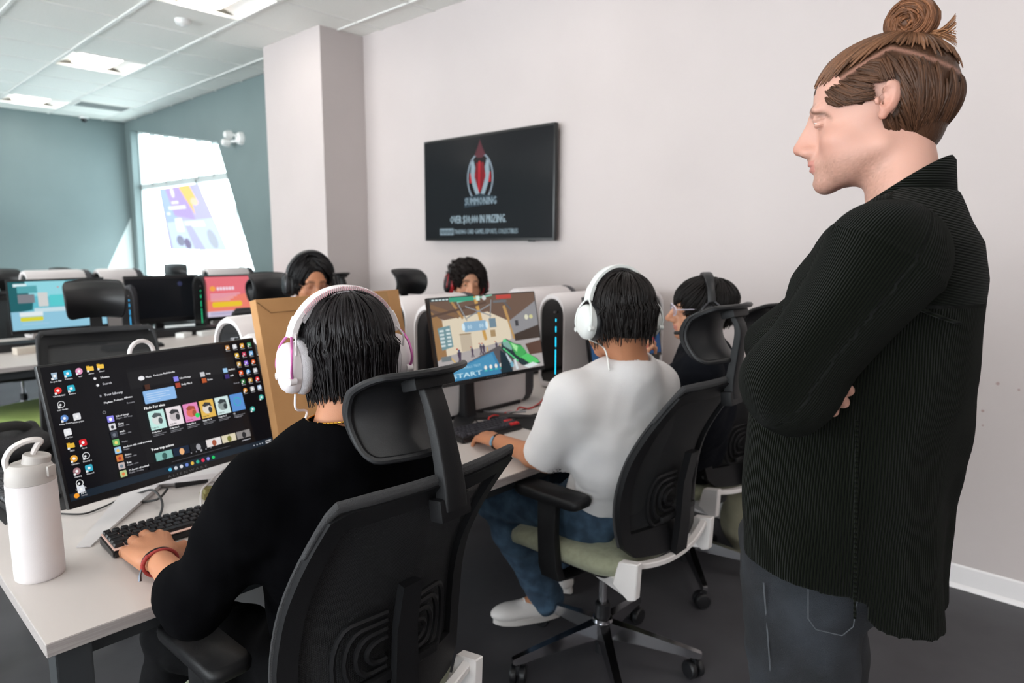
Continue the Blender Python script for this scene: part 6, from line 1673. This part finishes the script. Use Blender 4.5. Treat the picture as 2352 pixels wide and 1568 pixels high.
    for k in range(60):
        p = bun+np.array([rs.uniform(-.012, .012), -.02, -.012]); d = np.array([rs.uniform(-.3, .3), -1, rs.uniform(-.6, .1)]); pts = [p+d*(.055*t_)*(.5+.5*rs.rand())+np.array([0, 0, .012*t_*t_]) for t_ in np.linspace(0, 1, 8)]
        pts = [p+d*(.040*t_)+np.array([0, 0, (.03*t_*t_-.01*t_)*(1 if k % 2 else -.6)]) for t_ in np.linspace(0, 1, 8)]
        P.append((np.array(pts)@M.T*sc+hc, .0016*sc, .0004, np.array(hexc('#8a5f40'))*(.8+.4*rs.rand())))
    V, F, C = locks_mesh(P); b_ = np_obj('bun', V, F, hair_m, base, col=C, origin=np.array(tuple(t.location)))
    bm = bmesh.new(); c_ = bun+np.array([0, .008, -.022]); o3 = np.array(tuple(t.location))
    tube(bm, [Vector(tuple((M@(c_+np.array([.019*math.cos(a), .019*math.sin(a), .004*math.sin(a)])))*sc+hc-o3)) for a in [2*PI*k/20 for k in range(20)]], .003, 6, loop=True); obj('hair_tie', bm, rubber, b_)
man = make_person('standing person with a hair bun and dark green corduroy overshirt, arms folded, looking left', J5, tone='fair', h=.0032, hairfn=man_hair, sc=.985, nose=.80, stubble=.55, earz=.018, iris='#56605c', browc='#4f3324', look=(0, -.35))

# jacket body: stacked rounded sections
LV = [(.70, .02, .165, .215), (.90, .022, .158, .215), (1.00, .022, .162, .212), (1.10, .018, .158, .208), (1.20, .012, .160, .205), (1.30, .000, .150, .205), (1.40, -.018, .135, .200), (1.455, -.028, .115, .175), (1.50, -.026, .088, .120), (1.535, -.020, .072, .078), (1.57, -.018, .070, .070)]
LVz = np.array([a[0] for a in LV])
class Stack:
    sub = False; k = .03
    def __init__(s): s.c = ml(0, 0, 1.2); s.R = .75
    def d(s, P):
        q = P-pz; f = q@fv; l = q@lv; z = P[:, 2]
        cf = np.interp(z, LVz, [a[1] for a in LV]); hf = np.interp(z, LVz, [a[2] for a in LV]); hl = np.interp(z, LVz, [a[3] for a in LV])
        # back hangs almost straight: keep its edge square
        u = np.abs((f-cf)/hf); v = np.abs(l/hl); n_ = (u**2.3+v**2.3)**(1/2.3)
        return np.maximum((n_-1)*np.minimum(hf, hl)*.9, z-1.56)
def jcut(P, d):
    q = P-pz; f = q@fv; l = q@lv; z = P[:, 2]
    th = np.arctan2(l, f)
    d = d + .0060*np.sin(th*8+z*5)*np.clip((1.25-z)*3, 0, 1)*(.5+.5*np.sin(th*2.3+1)) + .0035*np.sin(f*34-z*13+l*6)
    hem = np.where(f > -.035, .912+.012*np.clip((f+.035)/.1, 0, 1), .890-.036*np.clip((-.035-f)/.085, 0, 1)**.5)
    d = d+.0028*np.exp(-((f+.010+ (z-.9)*-.06)/.011)**2)*(z < 1.22)     # side seam
    d = np.maximum(d, hem-z)
    d = np.maximum(d, (z-(1.535-.62*np.clip(f+.03, 0, 1))-.25*np.abs(l)*0)*.8)
    return d
CORDM = mat('dark_green_corduroy', '#0d1009', .95, cord=(.0038, .0010, '#020302'), sheen=.03, spec=.06)
def cord_body(V):
    q = V-pz; f = q@fv; l = q@lv; z = V[:, 2]; a = np.arctan2(l, f+.0)*.19
    yoke = (z > 1.365) & (f < -.02); return np.where(yoke, z-.25*f, a)
jb = cloth(man, 'overshirt', [Stack(), RC(ml(-.03, 0, 1.50), ml(-.012, .165, 1.452), .062, .070, k=.04), RC(ml(-.03, 0, 1.50), ml(-.012, -.165, 1.452), .062, .070, k=.04),
     RC(ml(-.028, 0, 1.50), ml(-.005, 0, 1.68), .060, .085, k=.006)], CORDM, h=.005, amp=0, cut=jcut, cordfn=cord_body) if False else None
class Sub(RC): pass
pr_ = [Stack(), RC(ml(-.03, 0, 1.495), ml(-.012, .165, 1.450), .060, .070, k=.04), RC(ml(-.03, 0, 1.495), ml(-.012, -.165, 1.450), .060, .070, k=.04), RC(ml(-.026, 0, 1.525), ml(-.0, 0, 1.66), .057, .075, k=.004, sub=True)]
jb = cloth(man, 'overshirt', pr_, CORDM, h=.005, amp=.0040, fr=14, seed=3, cut=jcut, cordfn=cord_body)
def sleeve(sh, el, wr, r0, r1, r2, r3, seed, squash=None):
    sh, el, wr = A3(sh), A3(el), A3(wr)
    p = [RC(sh, el, r0, r1, k=.02), RC(el, el+(wr-el)*.93, r2, r3, k=.03), RC(wr-(wr-el)*.06, wr+(wr-el)*.3, r3*.8, r3*.8, k=.003, sub=True)]
    def cf(V):
        d = unit(el-sh); a = unit(np.cross(d, [0, 0, 1])); b = np.cross(d, a); q = V-sh; return np.arctan2(q@b, q@a)*.075
    def dis(P): 
        d = unit(el-sh); s_ = (P-sh)@d; return wob(P, .0050, 14, seed)-.0035*np.exp(-((s_+.008)/.0035)**2)+.0022*np.sin(s_*75+3*np.sin(P[:, 2]*20))*np.exp(-((s_-.27)/.06)**2)
    V, F = sdf_mesh(p, .005, disp=dis)
    return np_obj('sleeve', V, F, CORDM, jb, cord=cf(V), origin=np.array(tuple(man.location)))
sl_n = sleeve(ml(-.012, .180, 1.425), J5['Le'], J5['Lw'], .086, .066, .064, .048, 5)
sl_f = sleeve(ml(-.012, -.180, 1.425), J5['Re'], J5['Rw'], .084, .064, .060, .046, 6)
# stitched seams of the near sleeve head, the yoke and the side
def seam(pts, r=.0028, name='seam', m=CORDM, par=None):
    bm = bmesh.new(); tube(bm, vsub(man, pts), r, 6, n=4); o = obj(name, bm, m, par or jb)
    at_ = o.data.attributes.new('cord', 'FLOAT', 'POINT'); at_.data.foreach_set('value', [v.co.z*.5 for v in o.data.vertices]); return o
# collar: a stand with a folded leaf
bm = bmesh.new(); rings = []; cvals = []
o3 = Vector(man.location)
for k in range(37):
    a = R(-158+316*k/36); ca, sa = math.cos(a), math.sin(a)     # a=0 is the back
    front = (1-ca)/2
    c0 = ml(-.018+.008*front, 0, 1.532-.105*front**1.2)
    rad = .064+.002*front
    def cp(r_, dz_): v = c0+fv*(-ca*r_*(1+.12*front))+lv*(sa*r_)+np.array([0, 0, dz_]); return Vector(tuple(v))-o3
    hgt = .052-.008*front
    rings.append([cp(rad, 0), cp(rad+.004, hgt), cp(rad+.010, hgt+.005), cp(rad+.015, hgt-.002), cp(rad+.021+.004*front, -.004), cp(rad+.017+.004*front, -.008), cp(rad+.014, hgt-.014), cp(rad+.006, 0)])
loft(bm, rings); co = obj('collar', bm, CORDM, jb, smooth=60)
at_ = co.data.attributes.new('cord', 'FLOAT', 'POINT'); at_.data.foreach_set('value', [v.co.z-.0*v.co.x for v in co.data.vertices])
def on_body(f, l, z, off=.004):      # point on the jacket surface at side l>0 for given f,z
    cf = np.interp(z, LVz, [a[1] for a in LV]); hf = np.interp(z, LVz, [a[2] for a in LV]); hl = np.interp(z, LVz, [a[3] for a in LV])
    u = min(abs((f-cf)/hf), .999); v = (1-u**2.3)**(1/2.3); return ml(f, hl*v*l+off*l, z)
seam([on_body(-.145, 1, 1.33), on_body(-.11, 1, 1.345), on_body(-.075, 1, 1.36), on_body(-.055, 1, 1.37)], .003)
seam([on_body(-.02-.06*(z-.9)*-1, 1, z) for z in (.90, 1.0, 1.1, 1.2)], .0022)
# jeans with pocket and seams
tr5 = None
pel = A3(J5['pelvis']); J5['_Mb'] = np.stack([-lv, fv, np.array([0, 0, 1])], 1)
p = [EL(pel-np.array([0, 0, .02]), (.170, .120, .10), J5['_Mb'], k=.04), EL(pel+fv*-.05-np.array([0, 0, .04]), (.150, .095, .10), J5['_Mb'], k=.04)]
for s in 'LR':
    hp, kn, an = A3(J5[s+'hip']), A3(J5[s+'k']), A3(J5[s+'a'])
    p += [RC(hp-np.array([0, 0, .06]), kn, .097, .074, k=.03), RC(kn, an, .073, .062, k=.02)]
tr5 = cloth(man, 'jeans', p, denim_k, .006, .003, 30, 14)
stm = mat('pale_stitch', '#43464b', .8)
def side_pt(f, z, off=.0): return ml(.045+f, .085+.104+off, z)
bm = bmesh.new()
tube(bm, vsub(man, [ml(.118, .1745, .90), ml(.105, .1755, .80), ml(.095, .168, .70), ml(.088, .160, .6)]), .0014, 5, n=4); obj('side_seam', bm, stm, tr5)
bm = bmesh.new(); tube(bm, vsub(man, [ml(.050, .186, .93), ml(.046, .187, .865), ml(.034, .186, .850), ml(-.002, .168, .842), ml(-.016, .155, .855), ml(-.020, .152, .93)]), .0010, 5); obj('back_pocket', bm, stm, tr5)
for s in 'LR': shoe_mesh(man, J5, s, rubber, whp)
